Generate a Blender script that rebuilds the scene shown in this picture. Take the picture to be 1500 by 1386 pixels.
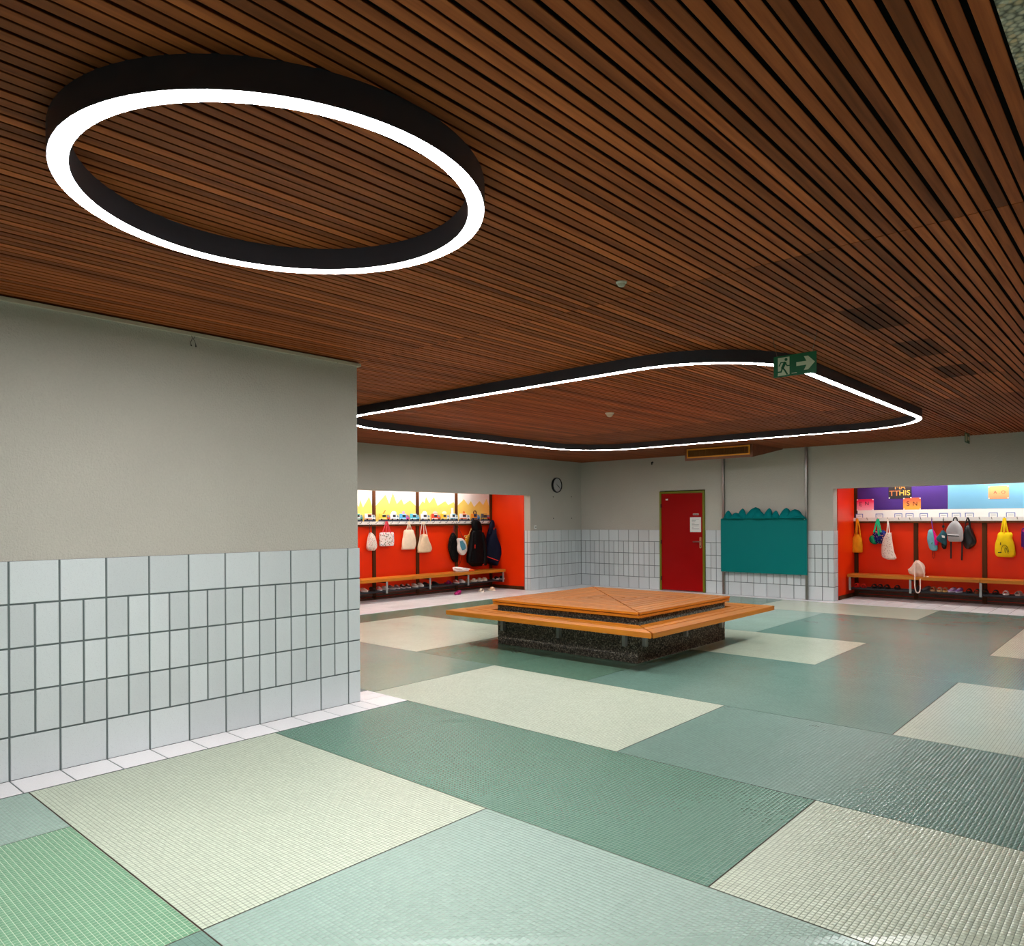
import bpy, bmesh, math, random
import numpy as np
from mathutils import Vector, Matrix
random.seed(7); rng = np.random.default_rng(7)
for o in list(bpy.data.objects): bpy.data.objects.remove(o)
SC = bpy.context.scene; COL = SC.collection; PI = math.pi

# ------------------------------------------------------------------ camera
YAW, ROLL, FPX, CX, CY, CAMH = 0.7237963, -0.0058697, 1072.68, 762.366, 762.216, 1.46195
_F = np.array([-math.sin(YAW), math.cos(YAW), 0.0]); _R0 = np.array([math.cos(YAW), math.sin(YAW), 0.0]); _U0 = np.array([0, 0, 1.0])
_R = math.cos(ROLL)*_R0 + math.sin(ROLL)*_U0; _U = math.cos(ROLL)*_U0 - math.sin(ROLL)*_R0
_O = np.array([0, 0, CAMH])
def at(u, v, ax, val):                    # photo pixel -> point where its ray meets the plane ax = val
    d = _F + _R*(u-CX)/FPX - _U*(v-CY)/FPX; i = 'xyz'.index(ax)
    return _O + d*(val-_O[i])/d[i]
def pj(X):
    d = np.asarray(X, float)-_O; w = d@_F
    return CX+FPX*(d@_R)/w, CY-FPX*(d@_U)/w
cam = bpy.data.cameras.new('camera'); camo = bpy.data.objects.new('camera', cam); COL.objects.link(camo)
cam.sensor_fit = 'HORIZONTAL'; cam.sensor_width = 36; cam.lens = FPX/1500*36
cam.shift_x = (750-CX)/1500; cam.shift_y = (CY-693)/1500; cam.clip_start = .02
m = Matrix.Identity(4)
for i in range(3): m[i][0], m[i][1], m[i][2], m[i][3] = _R[i], _U[i], -_F[i], _O[i]
camo.matrix_world = m; SC.camera = camo
# ------------------------------------------------------------------ world, exposure
W = bpy.data.worlds.new('world'); SC.world = W; W.use_nodes = True
W.node_tree.nodes['Background'].inputs[0].default_value = (.6, .65, .7, 1); W.node_tree.nodes['Background'].inputs[1].default_value = 0.0
SC.view_settings.view_transform = 'Standard'; SC.view_settings.look = 'None'
SC.view_settings.exposure = 0.0; SC.view_settings.gamma = 1; SC.view_settings.use_curve_mapping = False
RING_POWER, SQUARE_POWER, TUBE_POWER = 130.0, 90.0, 70.0

# ------------------------------------------------------------------ helpers
def L(c):                                  # sRGB 0-255 -> linear rgba
    return tuple((x/255/12.92 if x <= 10 else ((x/255+.055)/1.055)**2.4) for x in c)+(1,)
class MB:
    def __init__(s, T=None): s.v = []; s.f = []; s.T = T
    def add(s, vs, fs):
        n = len(s.v); s.v += [tuple(map(float, p)) for p in vs]; s.f += [tuple(i+n for i in f) for f in fs]; return s
    def box(s, x0, x1, y0, y1, z0, z1):
        return s.add([(x0,y0,z0),(x1,y0,z0),(x1,y1,z0),(x0,y1,z0),(x0,y0,z1),(x1,y0,z1),(x1,y1,z1),(x0,y1,z1)],
                     [(0,3,2,1),(4,5,6,7),(0,1,5,4),(1,2,6,5),(2,3,7,6),(3,0,4,7)])
    def prism(s, pts, a, b, axis='z'):     # 2D outline extruded from a to b along axis (outline in the other two axes, in xyz order)
        n = len(pts)
        def P(p, t): return (t, p[0], p[1]) if axis == 'x' else (p[0], t, p[1]) if axis == 'y' else (p[0], p[1], t)
        return s.add([P(p, a) for p in pts]+[P(p, b) for p in pts],
                     [tuple(range(n))[::-1], tuple(range(n, 2*n))]+[(i, (i+1) % n, n+(i+1) % n, n+i) for i in range(n)])
    def tube(s, path, r, n=8, closed=False):
        P = [np.array(p, float) for p in path]; m_ = len(P); rs = r if hasattr(r, '__len__') else [r]*m_
        rings = []; up = None
        for i, p in enumerate(P):
            a = P[(i-1) % m_] if (i > 0 or closed) else p; b = P[(i+1) % m_] if (i < m_-1 or closed) else p
            t = b-a; t /= (np.linalg.norm(t)+1e-12)
            if up is None: up = np.array([0, 0, 1.0]) if abs(t[2]) < .9 else np.array([1.0, 0, 0])
            x = np.cross(t, up); x /= (np.linalg.norm(x)+1e-12); y = np.cross(x, t); up = y
            rings.append([p+rs[i]*(math.cos(2*PI*k/n)*x+math.sin(2*PI*k/n)*y) for k in range(n)])
        return s.loft(rings, closed)
    def loft(s, rings, closed=False):
        n = len(rings[0]); m_ = len(rings); vs = [p for r in rings for p in r]; fs = []
        for i in range(m_ if closed else m_-1):
            j = (i+1) % m_
            for k in range(n): fs.append((i*n+k, i*n+(k+1) % n, j*n+(k+1) % n, j*n+k))
        if not closed: fs += [tuple(range(n))[::-1], tuple(range((m_-1)*n, m_*n))]
        return s.add(vs, fs)
    def lathe(s, prof, c, axis='z', n=32): # prof: (radius, height along axis), closed at ends where radius is 0
        rings = []
        for r, h in prof:
            ring = []
            for k in range(n):
                a = 2*PI*k/n; q = (max(r, 1e-5)*math.cos(a), max(r, 1e-5)*math.sin(a))
                ring.append((c[0]+h, c[1]+q[0], c[2]+q[1]) if axis == 'x' else (c[0]+q[0], c[1]+h, c[2]+q[1]) if axis == 'y' else (c[0]+q[0], c[1]+q[1], c[2]+h))
            rings.append(ring)
        return s.loft(rings)
    def mesh(s, name, smooth=False, off=(0, 0, 0)):
        V = [s.T(*p) for p in s.v] if s.T else s.v
        V = [(p[0]-off[0], p[1]-off[1], p[2]-off[2]) for p in V]
        me = bpy.data.meshes.new(name); me.from_pydata(V, [], s.f); bm = bmesh.new(); bm.from_mesh(me)
        bmesh.ops.recalc_face_normals(bm, faces=bm.faces); bm.to_mesh(me); bm.free()
        if smooth:
            me.polygons.foreach_set('use_smooth', [True]*len(me.polygons))
            try: me.set_sharp_from_angle(angle=math.radians(40))
            except Exception: pass
        return me
def wloc(o):
    p = Vector((0, 0, 0))
    while o: p += o.location; o = o.parent
    return p
def link(name, me, mat, parent=None, loc=None):
    o = bpy.data.objects.new(name, me); COL.objects.link(o)
    if mat is not None and me is not None and not me.materials: me.materials.append(mat)
    if parent: o.parent = parent
    if loc is not None: o.location = loc
    return o
def part(name, mb, mat, parent, smooth=False, label=None):
    o = link(name, mb.mesh(name, smooth, wloc(parent)), mat, parent)
    if label: o['label'] = label
    return o
def tag(o, label, cat, group=None):
    o['label'] = label; o['category'] = cat
    if group: o['group'] = group
    return o
def thing(name, label, cat, loc=(0, 0, 0), group=None):
    o = bpy.data.objects.new(name, None); COL.objects.link(o); o.location = loc; o.empty_display_size = .05
    return tag(o, label, cat, group)
def solo(name, mb, mat, label, cat, group=None, smooth=False):     # a thing that is one mesh, origin at its middle
    V = [mb.T(*p) for p in mb.v] if mb.T else mb.v
    c = np.array(V).mean(0); o = link(name, mb.mesh(name, smooth, c), mat, None, Vector(c)); return tag(o, label, cat, group)
def struct(name, mb, mat, parent=None):
    o = part(name, mb, mat, parent) if parent else link(name, mb.mesh(name), mat)
    if not parent: o['kind'] = 'structure'
    return o

# ------------------------------------------------------------------ materials
def nt(name):
    M = bpy.data.materials.new(name); M.use_nodes = True; t = M.node_tree; return M, t, t.nodes['Principled BSDF']
def nd(t, typ, **kw):
    n = t.nodes.new(typ)
    for k, v in kw.items(): setattr(n, k, v)
    return n
def math_(t, op, a, b=None):
    n = nd(t, 'ShaderNodeMath', operation=op)
    for i, x in enumerate((a, b)):
        if x is None: continue
        if isinstance(x, (int, float)): n.inputs[i].default_value = x
        else: t.links.new(x, n.inputs[i])
    return n.outputs[0]
def mixc(t, fac, a, b, mode='MIX'):
    n = nd(t, 'ShaderNodeMix', data_type='RGBA', blend_type=mode)
    for i, x in ((0, fac), (6, a), (7, b)):
        if isinstance(x, (int, float, tuple)): n.inputs[i].default_value = x
        else: t.links.new(x, n.inputs[i])
    return n.outputs[2]
def coords(t, kind='Object', scale=(1, 1, 1)):
    c = nd(t, 'ShaderNodeTexCoord'); mp = nd(t, 'ShaderNodeMapping'); mp.inputs['Scale'].default_value = scale
    t.links.new(c.outputs[kind], mp.inputs[0]); return mp.outputs[0]
def noise(t, vec, scale, detail=3, rough=.5):
    n = nd(t, 'ShaderNodeTexNoise'); n.inputs['Scale'].default_value = scale; n.inputs['Detail'].default_value = detail
    n.inputs['Roughness'].default_value = rough; t.links.new(vec, n.inputs['Vector']); return n.outputs[0]
def ramp(t, fac, stops):
    n = nd(t, 'ShaderNodeValToRGB'); e = n.color_ramp.elements
    while len(e) > len(stops): e.remove(e[-1])
    while len(e) < len(stops): e.new(1)
    for el, (p, c) in zip(e, stops): el.position = p; el.color = c
    t.links.new(fac, n.inputs[0]); return n.outputs[0]
def bump(t, b, h, strength, dist=.01):
    n = nd(t, 'ShaderNodeBump'); n.inputs['Strength'].default_value = strength; n.inputs['Distance'].default_value = dist
    t.links.new(h, n.inputs['Height']); t.links.new(n.outputs[0], b.inputs['Normal'])
def scale_c(c, k): return (c[0]*k, c[1]*k, c[2]*k, 1)
_cache = {}
def plain(c, rough=.5, metal=0, var=.06, name=None, sc=40, bmp=0, spec=.4):
    key = (tuple(c), rough, metal, var, sc, bmp, spec)
    if key in _cache: return _cache[key]
    M, t, b = nt(name or 'finish_%d_%d_%d' % tuple(c)); col = L(c); b.inputs['Roughness'].default_value = rough; b.inputs['Metallic'].default_value = metal; b.inputs['Specular IOR Level'].default_value = spec
    n = noise(t, coords(t), sc, 3)
    t.links.new(mixc(t, n, scale_c(col, 1-var), scale_c(col, 1+var)), b.inputs['Base Color'])
    if bmp: bump(t, b, n, bmp, .01)
    _cache[key] = M; return M
def plaster(name, c, sc=90, st=.8, stain=.12):
    M, t, b = nt(name); col = L(c); v = coords(t)
    n1 = noise(t, v, sc, 6, .65); n2 = noise(t, v, 1.3, 4, .6)
    c1 = mixc(t, n2, scale_c(col, 1-stain), scale_c(col, 1+stain*.6)); c2 = mixc(t, n1, scale_c(col, .74), scale_c(col, 1.16))
    t.links.new(mixc(t, .4, c1, c2), b.inputs['Base Color']); b.inputs['Roughness'].default_value = .88; bump(t, b, n1, st, .012); return M
M_plast = M_plast2 = plaster('plaster_rough', (198, 194, 183), 80, .7, .16)
M_dark = plain((14, 14, 14), .95, var=.02, name='black_ceiling_fleece'); M_grout = plain((104, 114, 114), .9, name='grout')
def tile_mat(name, c, rough):
    M, t, b = nt(name); col = L(c); oi = nd(t, 'ShaderNodeObjectInfo')
    base = mixc(t, oi.outputs['Random'], scale_c(col, .9), scale_c(col, 1.05)); v = coords(t)
    sp = ramp(t, noise(t, v, 260, 2), [(.0, (.55, .55, .55, 1)), (.33, (.72, .72, .72, 1)), (.4, (1, 1, 1, 1))])
    t.links.new(mixc(t, .5, base, sp, 'MULTIPLY'), b.inputs['Base Color']); b.inputs['Roughness'].default_value = rough
    bump(t, b, noise(t, v, 60, 2), .04, .01); return M
M_tile = tile_mat('wall_tile_glaze', (212, 219, 221), .28); M_ftile = tile_mat('floor_tile_white', (248, 246, 248), .3)
def wood(name, c1, c2, axis, rough=.45, rnd=.35, gsc=1.0, bm=.15, spec=.5):
    M, t, b = nt(name); b.inputs['Specular IOR Level'].default_value = spec; oi = nd(t, 'ShaderNodeObjectInfo'); s = [38*gsc]*3; s['xyz'.index(axis)] = 1.6*gsc
    c = nd(t, 'ShaderNodeTexCoord'); ad = nd(t, 'ShaderNodeVectorMath', operation='ADD'); t.links.new(c.outputs['Object'], ad.inputs[0])
    cb = nd(t, 'ShaderNodeCombineXYZ')
    for i in range(3): t.links.new(math_(t, 'MULTIPLY', oi.outputs['Random'], 17.3+9*i), cb.inputs[i])
    t.links.new(cb.outputs[0], ad.inputs[1]); mp = nd(t, 'ShaderNodeMapping'); mp.inputs['Scale'].default_value = s; t.links.new(ad.outputs[0], mp.inputs[0])
    n = noise(t, mp.outputs[0], 1.0, 6, .62); n2 = noise(t, mp.outputs[0], .18, 3)
    f = math_(t, 'ADD', math_(t, 'MULTIPLY', n, .55), math_(t, 'MULTIPLY', n2, .45))
    base = ramp(t, f, [(.3, L(c1)), (.68, L(c2))])
    tone = nd(t, 'ShaderNodeMapRange'); tone.inputs[3].default_value = 1-rnd; tone.inputs[4].default_value = 1+rnd*.6
    r2 = nd(t, 'ShaderNodeTexWhiteNoise', noise_dimensions='1D'); t.links.new(oi.outputs['Random'], r2.inputs['W']); t.links.new(r2.outputs[0], tone.inputs[0])
    cc = nd(t, 'ShaderNodeCombineColor')
    for i in range(3): t.links.new(tone.outputs[0], cc.inputs[i])
    t.links.new(mixc(t, 1.0, base, cc.outputs[0], 'MULTIPLY'), b.inputs['Base Color']); b.inputs['Roughness'].default_value = rough; bump(t, b, n, bm, .003); return M
M_slat = wood('cedar_slat', (120, 54, 24), (200, 107, 56), 'y', .6, .45, spec=.12); M_soot = wood('sooty_slat', (74, 38, 20), (128, 66, 36), 'y', .7, .4, spec=.1)
M_benchx = wood('bench_oak_x', (178, 96, 18), (226, 144, 42), 'x', .34, .16, spec=.35); M_benchy = wood('bench_oak_y', (178, 96, 18), (226, 144, 42), 'y', .34, .16, spec=.35)
M_post = wood('brown_post', (50, 25, 11), (98, 54, 24), 'z', .6, .15, spec=.12); M_ventw = wood('vent_wood', (92, 50, 28), (130, 74, 42), 'x', .5, .1)
M_yellow = wood('vent_yellow_wood', (206, 132, 10), (236, 160, 20), 'x', .5, .05)
def pebble(name, cols, sc, bmp=.6):
    M, t, b = nt(name); v = coords(t); vo = nd(t, 'ShaderNodeTexVoronoi'); vo.inputs['Scale'].default_value = sc; t.links.new(v, vo.inputs['Vector'])
    sep = nd(t, 'ShaderNodeSeparateColor'); t.links.new(vo.outputs['Color'], sep.inputs[0])
    col = ramp(t, sep.outputs[0], [(i/(len(cols)-1), L(c)) for i, c in enumerate(cols)])
    edge = ramp(t, vo.outputs['Distance'], [(.35, (1, 1, 1, 1)), (.75, (.25, .25, .25, 1))])
    t.links.new(mixc(t, 1.0, col, edge, 'MULTIPLY'), b.inputs['Base Color']); b.inputs['Roughness'].default_value = .75
    bump(t, b, math_(t, 'SUBTRACT', 1, vo.outputs['Distance']), bmp, .006); return M
M_pebd = pebble('dark_washed_concrete', [(50, 46, 42), (116, 108, 96), (64, 60, 56), (182, 172, 154), (56, 52, 48), (140, 130, 112), (46, 44, 40)], 80)
M_pebl = pebble('pale_washed_concrete', [(226, 214, 184), (196, 186, 164), (238, 228, 206), (170, 166, 146), (230, 202, 160), (240, 232, 216)], 60)
M_red = plain((230, 50, 6), .3, var=.03, name='red_laminate', sc=3, spec=.25); M_white = plain((236, 236, 232), .45, var=.02, name='white_enamel')
M_paper = plain((242, 240, 236), .7, var=.03, name='white_paper'); M_char = plain((66, 66, 76), .4, var=.05, name='charcoal_aluminium')
M_steel = plain((150, 146, 140), .3, 1, .08, 'brushed_steel'); M_gray = plain((158, 162, 160), .45, .4, .05, 'grey_metal'); M_black = plain((14, 14, 15), .5, var=.1, name='black_finish')
M_rack = plain((52, 52, 56), .4, .6, .1, 'dark_rack_metal'); M_base = wood('baseboard_wood', (50, 28, 14), (92, 52, 26), 'y', .5, .1)
def emis(name, c, s):
    M, t, b = nt(name); b.inputs['Base Color'].default_value = (.9, .9, .9, 1); b.inputs['Emission Color'].default_value = c; b.inputs['Emission Strength'].default_value = s; return M
M_ring = emis('ring_diffuser', (1, .99, .985, 1), RING_POWER); M_sq = emis('square_diffuser', (1, .99, .985, 1), SQUARE_POWER); M_tube = emis('tube_glow', (1, .97, .92, 1), TUBE_POWER)
PITCH = .0205
def mosaic(name, c, grout, mode, rough=.22, var=.055):      # mode: flat (far, joints in the material), geo (tint attribute), obj (one tile each)
    M, t, b = nt(name); col = L(c); v = coords(t)
    big = noise(t, v, .9, 3); base = mixc(t, big, scale_c(col, .9), scale_c(col, 1.08))
    if mode == 'flat':
        sn = nd(t, 'ShaderNodeVectorMath', operation='SNAP'); sn.inputs[1].default_value = (PITCH, PITCH, 10); t.links.new(v, sn.inputs[0])
        wn = nd(t, 'ShaderNodeTexWhiteNoise', noise_dimensions='3D'); t.links.new(sn.outputs[0], wn.inputs['Vector']); rnd = wn.outputs[0]
    elif mode == 'geo':
        a = nd(t, 'ShaderNodeAttribute', attribute_name='tint'); rnd = a.outputs['Fac']
    else: rnd = nd(t, 'ShaderNodeObjectInfo').outputs['Random']
    mr = nd(t, 'ShaderNodeMapRange'); mr.inputs[3].default_value = 1-var; mr.inputs[4].default_value = 1+var; t.links.new(rnd, mr.inputs[0])
    cc = nd(t, 'ShaderNodeCombineColor')
    for i in range(3): t.links.new(mr.outputs[0], cc.inputs[i])
    tl = mixc(t, 1.0, base, cc.outputs[0], 'MULTIPLY')
    if mode == 'flat':
        sp = nd(t, 'ShaderNodeSeparateXYZ'); t.links.new(v, sp.inputs[0]); ms = []
        for i in (0, 1): ms.append(math_(t, 'LESS_THAN', math_(t, 'FRACT', math_(t, 'MULTIPLY', sp.outputs[i], 1/PITCH)), .075))
        tl = mixc(t, math_(t, 'MAXIMUM', *ms), tl, L(grout))
    t.links.new(tl, b.inputs['Base Color'])
    rr = nd(t, 'ShaderNodeMapRange'); rr.inputs[3].default_value = rough*.75; rr.inputs[4].default_value = rough*1.35; t.links.new(noise(t, v, 2.5, 4), rr.inputs[0]); t.links.new(rr.outputs[0], b.inputs['Roughness'])
    bump(t, b, noise(t, v, 70, 2), .03, .01); return M
# ================================================================== ROOM
XW, YW, X0, Y1, HC, LINT = -4.906, 3.588, -9.925, 13.295, 2.75, 1.98
XB, YB, YS, XE = -3.0, -3.0, 13.04, 3.2                  # rear wall y, floor strip edge, room's right side x
AX, AY0, AY1 = -11.05, 6.0, 11.54                         # left alcove back x and y range
BY, BX0, BX1 = 14.45, -4.40, 0.6                          # right alcove back y and x range
TP, PR, TT = .254, .25, .014                              # tile pitch along, up, tile thickness
WT = .165                                                 # thickness of the walls above the alcoves

# ---- floor slab and mosaic panels
floor = struct('floor', MB().box(-11.4, XE+.2, YB-.2, 14.8, -.2, -.0022), plain((58, 40, 28), .7, name='panel_joint'))
MC = {'P': ((203, 214, 192), (124, 136, 120)), 'L': ((156, 184, 170), (150, 166, 158)), 'G': ((116, 166, 130), (186, 206, 180)),
      'D': ((82, 128, 108), (122, 156, 136)), 'M': ((113, 148, 135), (92, 118, 108)), 'N': ((96, 134, 114), (92, 112, 100))}
mm = {(k, md): mosaic('mosaic_%s_%s' % (k, md), c, g, md) for k, (c, g) in MC.items() for md in ('flat', 'geo', 'obj')}
mg = {k: plain(g, .85, var=.1, name='mosaic_grout_'+k) for k, (c, g) in MC.items()}
panels = [  # x0, x1, y0, y1, colour, mode
 (-4.64, -3.97, YB, 0.3, 'L', 0), (-3.97, -2.6, YB, 0.3, 'G', 0), (-2.6, XE, YB, 1.205, 'M', 0),
 (-4.64, -3.97, .3, 1.205, 'L', 1), (-3.97, -2.6, .3, 1.205, 'G', 1),
 (-4.64, -2.6, 1.205, 2.67, 'P', 1), (-2.6, .2, 1.205, 2.67, 'L', 1), (.2, XE, 1.205, 2.67, 'P', 0),
 (-4.64, -3.97, 2.67, 3.855, 'D', 1), (-3.97, -1.375, 2.67, 3.855, 'D', 1), (-1.375, .6, 2.67, 3.855, 'P', 1), (.6, XE, 2.67, 3.855, 'M', 0),
 (-5.1, -2.61, 3.855, 5.36, 'P', 1), (-2.61, .4, 3.855, 5.36, 'M', 1), (.4, XE, 3.855, 5.36, 'L', 0), (-9.42, -5.1, 3.855, 5.36, 'M', 0),
 (-8.7, -6.3, 5.36, 7.44, 'P', 0), (-9.42, -8.7, 5.36, 7.44, 'N', 0), (-6.3, -5.03, 5.36, 7.44, 'N', 0), (-5.03, -3.97, 5.36, 7.44, 'N', 0),
 (-3.97, -1.4, 5.36, 7.44, 'M', 0), (-1.4, .8, 5.36, 7.44, 'P', 0), (.8, XE, 5.36, 7.44, 'M', 0),
 (-9.42, -7.2, 7.44, 9.1, 'N', 0), (-7.2, -4.9, 7.44, 9.1, 'N', 0), (-4.9, -2.65, 7.44, 9.1, 'P', 0), (-2.65, .7, 7.44, 9.1, 'M', 0), (.7, XE, 7.44, 9.1, 'N', 0),
 (-9.42, -6.5, 9.1, 11.6, 'N', 0), (-6.5, -4.0, 9.1, 11.6, 'L', 0), (-4.0, -1.42, 9.1, 11.6, 'M', 0), (-1.42, 1.2, 9.1, 11.6, 'P', 0), (1.2, XE, 9.1, 11.6, 'N', 0),
 (-9.42, -5.2, 11.6, YS, 'D', 0), (-5.2, -2.7, 11.6, YS, 'P', 0), (-2.7, .6, 11.6, YS, 'M', 0), (.6, XE, 11.6, YS, 'N', 0),
 (-9.42, -5.1, .0, 3.855, 'N', 0), (-5.1, XW, YW, 3.855, None, 0)]
near = []                                                 # candidates for single tiles
def quads(me, V, F4):
    me.vertices.add(len(V)); me.vertices.foreach_set('co', V.astype(np.float32).ravel()); nq = len(F4)
    me.loops.add(nq*4); me.loops.foreach_set('vertex_index', F4.astype(np.int32).ravel()); me.polygons.add(nq)
    me.polygons.foreach_set('loop_start', np.arange(0, nq*4, 4, dtype=np.int32)); me.update(calc_edges=True); me.validate()
geo = []
for (x0, x1, y0, y1, k, md) in panels:
    if k is None: continue
    g = .0032; mb = MB()
    if not md:
        mb.box(x0+g, x1-g, y0+g, y1-g, -.002, 0); part('mosaic_panel', mb, mm[k, 'flat'], floor); continue
    base = part('mosaic_panel', MB().box(x0+g, x1-g, y0+g, y1-g, -.002, -.0003), mg[k], floor)
    nx, ny = round((x1-x0)/PITCH), round((y1-y0)/PITCH); px_, py_ = (x1-x0-2*g)/nx, (y1-y0-2*g)/ny
    I, J = np.meshgrid(np.arange(nx), np.arange(ny), indexing='ij'); cx = x0+g+(I.ravel()+.5)*px_; cy = y0+g+(J.ravel()+.5)*py_
    geo.append((base, k, cx, cy, px_, py_))
# the 300 mosaic tiles that show largest are single objects
allc = np.concatenate([np.stack([np.full(len(c), i), np.arange(len(c)), c, d], 1) for i, (_, _, c, d, _, _) in enumerate(geo)])
dd = np.stack([allc[:, 2], allc[:, 3], np.full(len(allc), -CAMH)], 1); w_ = dd@_F; w_[w_ < .1] = .1
uu = CX+FPX*(dd@_R)/w_; vv = CY-FPX*(dd@_U)/w_
vis = (uu > 2) & (uu < 1498) & (vv < 1384) & (vv > 700); rank = np.where(vis, w_, 1e9); best = set(map(tuple, allc[np.argsort(rank)[:300], :2].astype(int)))
for i, (base, k, cx, cy, px_, py_) in enumerate(geo):
    hx, hy = px_/2-.0008, py_/2-.0008; keep = np.array([(i, j) not in best for j in range(len(cx))]); n = keep.sum()
    X, Y = cx[keep], cy[keep]; jit = rng.normal(0, .00006, (n, 4)); e = .0006
    V = np.zeros((n, 8, 3)); sx = np.array([-1, 1, 1, -1]); sy = np.array([-1, -1, 1, 1])
    V[:, :4, 0] = X[:, None]+sx*hx; V[:, :4, 1] = Y[:, None]+sy*hy; V[:, :4, 2] = -.0005
    V[:, 4:, 0] = X[:, None]+sx*(hx-e); V[:, 4:, 1] = Y[:, None]+sy*(hy-e); V[:, 4:, 2] = jit
    F = np.array([[4, 5, 6, 7], [0, 1, 5, 4], [1, 2, 6, 5], [2, 3, 7, 6], [3, 0, 4, 7]]); Fs = (F[None]+8*np.arange(n)[:, None, None]).reshape(-1, 4)
    me = bpy.data.meshes.new('mosaic_tiles'); quads(me, V.reshape(-1, 3), Fs); at_ = me.attributes.new('tint', 'FLOAT', 'FACE')
    at_.data.foreach_set('value', np.repeat(rng.random(n), 5).astype(np.float32)); o = link('mosaic_tiles', me, mm[k, 'geo'], base); o['kind'] = 'stuff'
    tm = None
    for j in np.nonzero(~keep)[0]:
        if tm is None:
            tb = MB().add([(-hx, -hy, -.0009), (hx, -hy, -.0009), (hx, hy, -.0009), (-hx, hy, -.0009), (-hx+e, -hy+e, 0), (hx-e, -hy+e, 0), (hx-e, hy-e, 0), (-hx+e, hy-e, 0)],
                          [(0, 3, 2, 1), (4, 5, 6, 7), (0, 1, 5, 4), (1, 2, 6, 5), (2, 3, 7, 6), (3, 0, 4, 7)]); tm = tb.mesh('mosaic_tile')
        o = link('mosaic_tile', tm, mm[k, 'obj'], base, (cx[j], cy[j], 0)); o.rotation_euler = (random.gauss(0, .004), random.gauss(0, .004), 0)

# ---- square glazed tiles, wall and floor
def tilebox(w, h, t):                     # a tile lying in xy, bevelled rim on top
    e = .002; a, b = w/2, h/2
    return MB().add([(-a, -b, 0), (a, -b, 0), (a, b, 0), (-a, b, 0), (-a, -b, t-e), (a, -b, t-e), (a, b, t-e), (-a, b, t-e), (-a+e, -b+e, t), (a-e, -b+e, t), (a-e, b-e, t), (-a+e, b-e, t)],
        [(0, 3, 2, 1), (8, 9, 10, 11)]+[(i, (i+1) % 4, 4+(i+1) % 4, 4+i) for i in range(4)]+[(4+i, 4+(i+1) % 4, 8+(i+1) % 4, 8+i) for i in range(4)])
_tm = {}
def tmesh(w, h, t, mat):
    k = (round(w, 3), round(h, 3), t, mat.name)
    if k not in _tm:
        _tm[k] = tilebox(k[0], k[1], t).mesh('tile'); _tm[k].materials.append(mat)
    return _tm[k]
JW = .011
def wall_tiles(parent, edges, face, name='wall_tile', half=True, zrows=5):
    # edges: sorted joint positions along the wall; face(s, z) -> (location, rotation) of a tile centre
    for a, b in zip(edges[:-1], edges[1:]):
        if b-a < .03: continue
        for r in range(zrows):
            z0, z1 = r*PR, (r+1)*PR
            if r == zrows-1: z1 -= JW/2                         # the top row ends flush
            cells = [(a, b)]
            if half and 0 < r < zrows-1 and b-a > .2: cells = [(a, (a+b)/2), ((a+b)/2, b)]
            for s0, s1 in cells:
                w, h = s1-s0-JW, z1-z0-(JW if r < zrows-1 else JW/2)
                zc = (z0+z1)/2 + (0 if r < zrows-1 else JW/4)
                loc, rot = face((s0+s1)/2, zc)
                o = link(name, tmesh(w, h, .010, M_tile), None, parent, Vector(loc)-wloc(parent)); o.rotation_euler = rot
def edges_from(start, end, j0):
    e = [start]; k = math.ceil((start-j0)/TP-1e-6); x = j0+k*TP
    while x < end-.02:
        if x > start+.02: e.append(x)
        x += TP
    return e+[end]
HP = PI/2
face_px = lambda X: (lambda s, z: ((X-.010, s, z), (HP, 0, HP)))        # faces +x
face_ny = lambda Y: (lambda s, z: ((s, Y+.010, z), (HP, 0, 0)))         # faces -y
face_py = lambda Y: (lambda s, z: ((s, Y-.010, z), (-HP, 0, 0)))        # faces +y
TOPT = 5*PR
# near left wall (a wing wall that ends in the room)
NB = XW-TT                                                # plaster face
wl = struct('wall_left_near', MB().box(NB-.32, NB, YB, YW-TT, 0, HC-.02), M_plast)
part('grout_bed', MB().box(NB-.32, NB+.007, YB, YW-TT+.007, 0, TOPT-.004), M_grout, wl)
wall_tiles(wl, edges_from(-.4, YW, 1.183), face_px(XW))
wall_tiles(wl, [XW-.3-2*TT, XW-.3+.11, XW-.01], face_py(YW))
struct('trim_1', MB().box(NB-.345, NB+.022, YB, YW+.012, HC-.035, HC-.012), plain((196, 186, 166), .8, name='wall_cap'))
# clock wall with the opening of the left alcove
CF = X0-.012
wc = struct('wall_left_far', MB().box(CF-WT, CF, YB, 14.5, LINT, HC+.05).box(CF-WT, CF, AY1+.012, 14.5, 0, LINT).box(CF-WT, CF, YB, AY0, 0, LINT), M_plast2)
part('grout_bed', MB().box(CF-WT, CF+.006, AY1+.006, Y1+.05, 0, TOPT-.004), M_grout, wc)
wall_tiles(wc, edges_from(AY1, Y1, 13.082-8*TP), face_px(X0))
wall_tiles(wc, [X0-WT, X0-WT+.075, X0-.012], lambda s, z: ((s, AY1+.010, z), (HP, 0, 0)), half=False)
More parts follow.
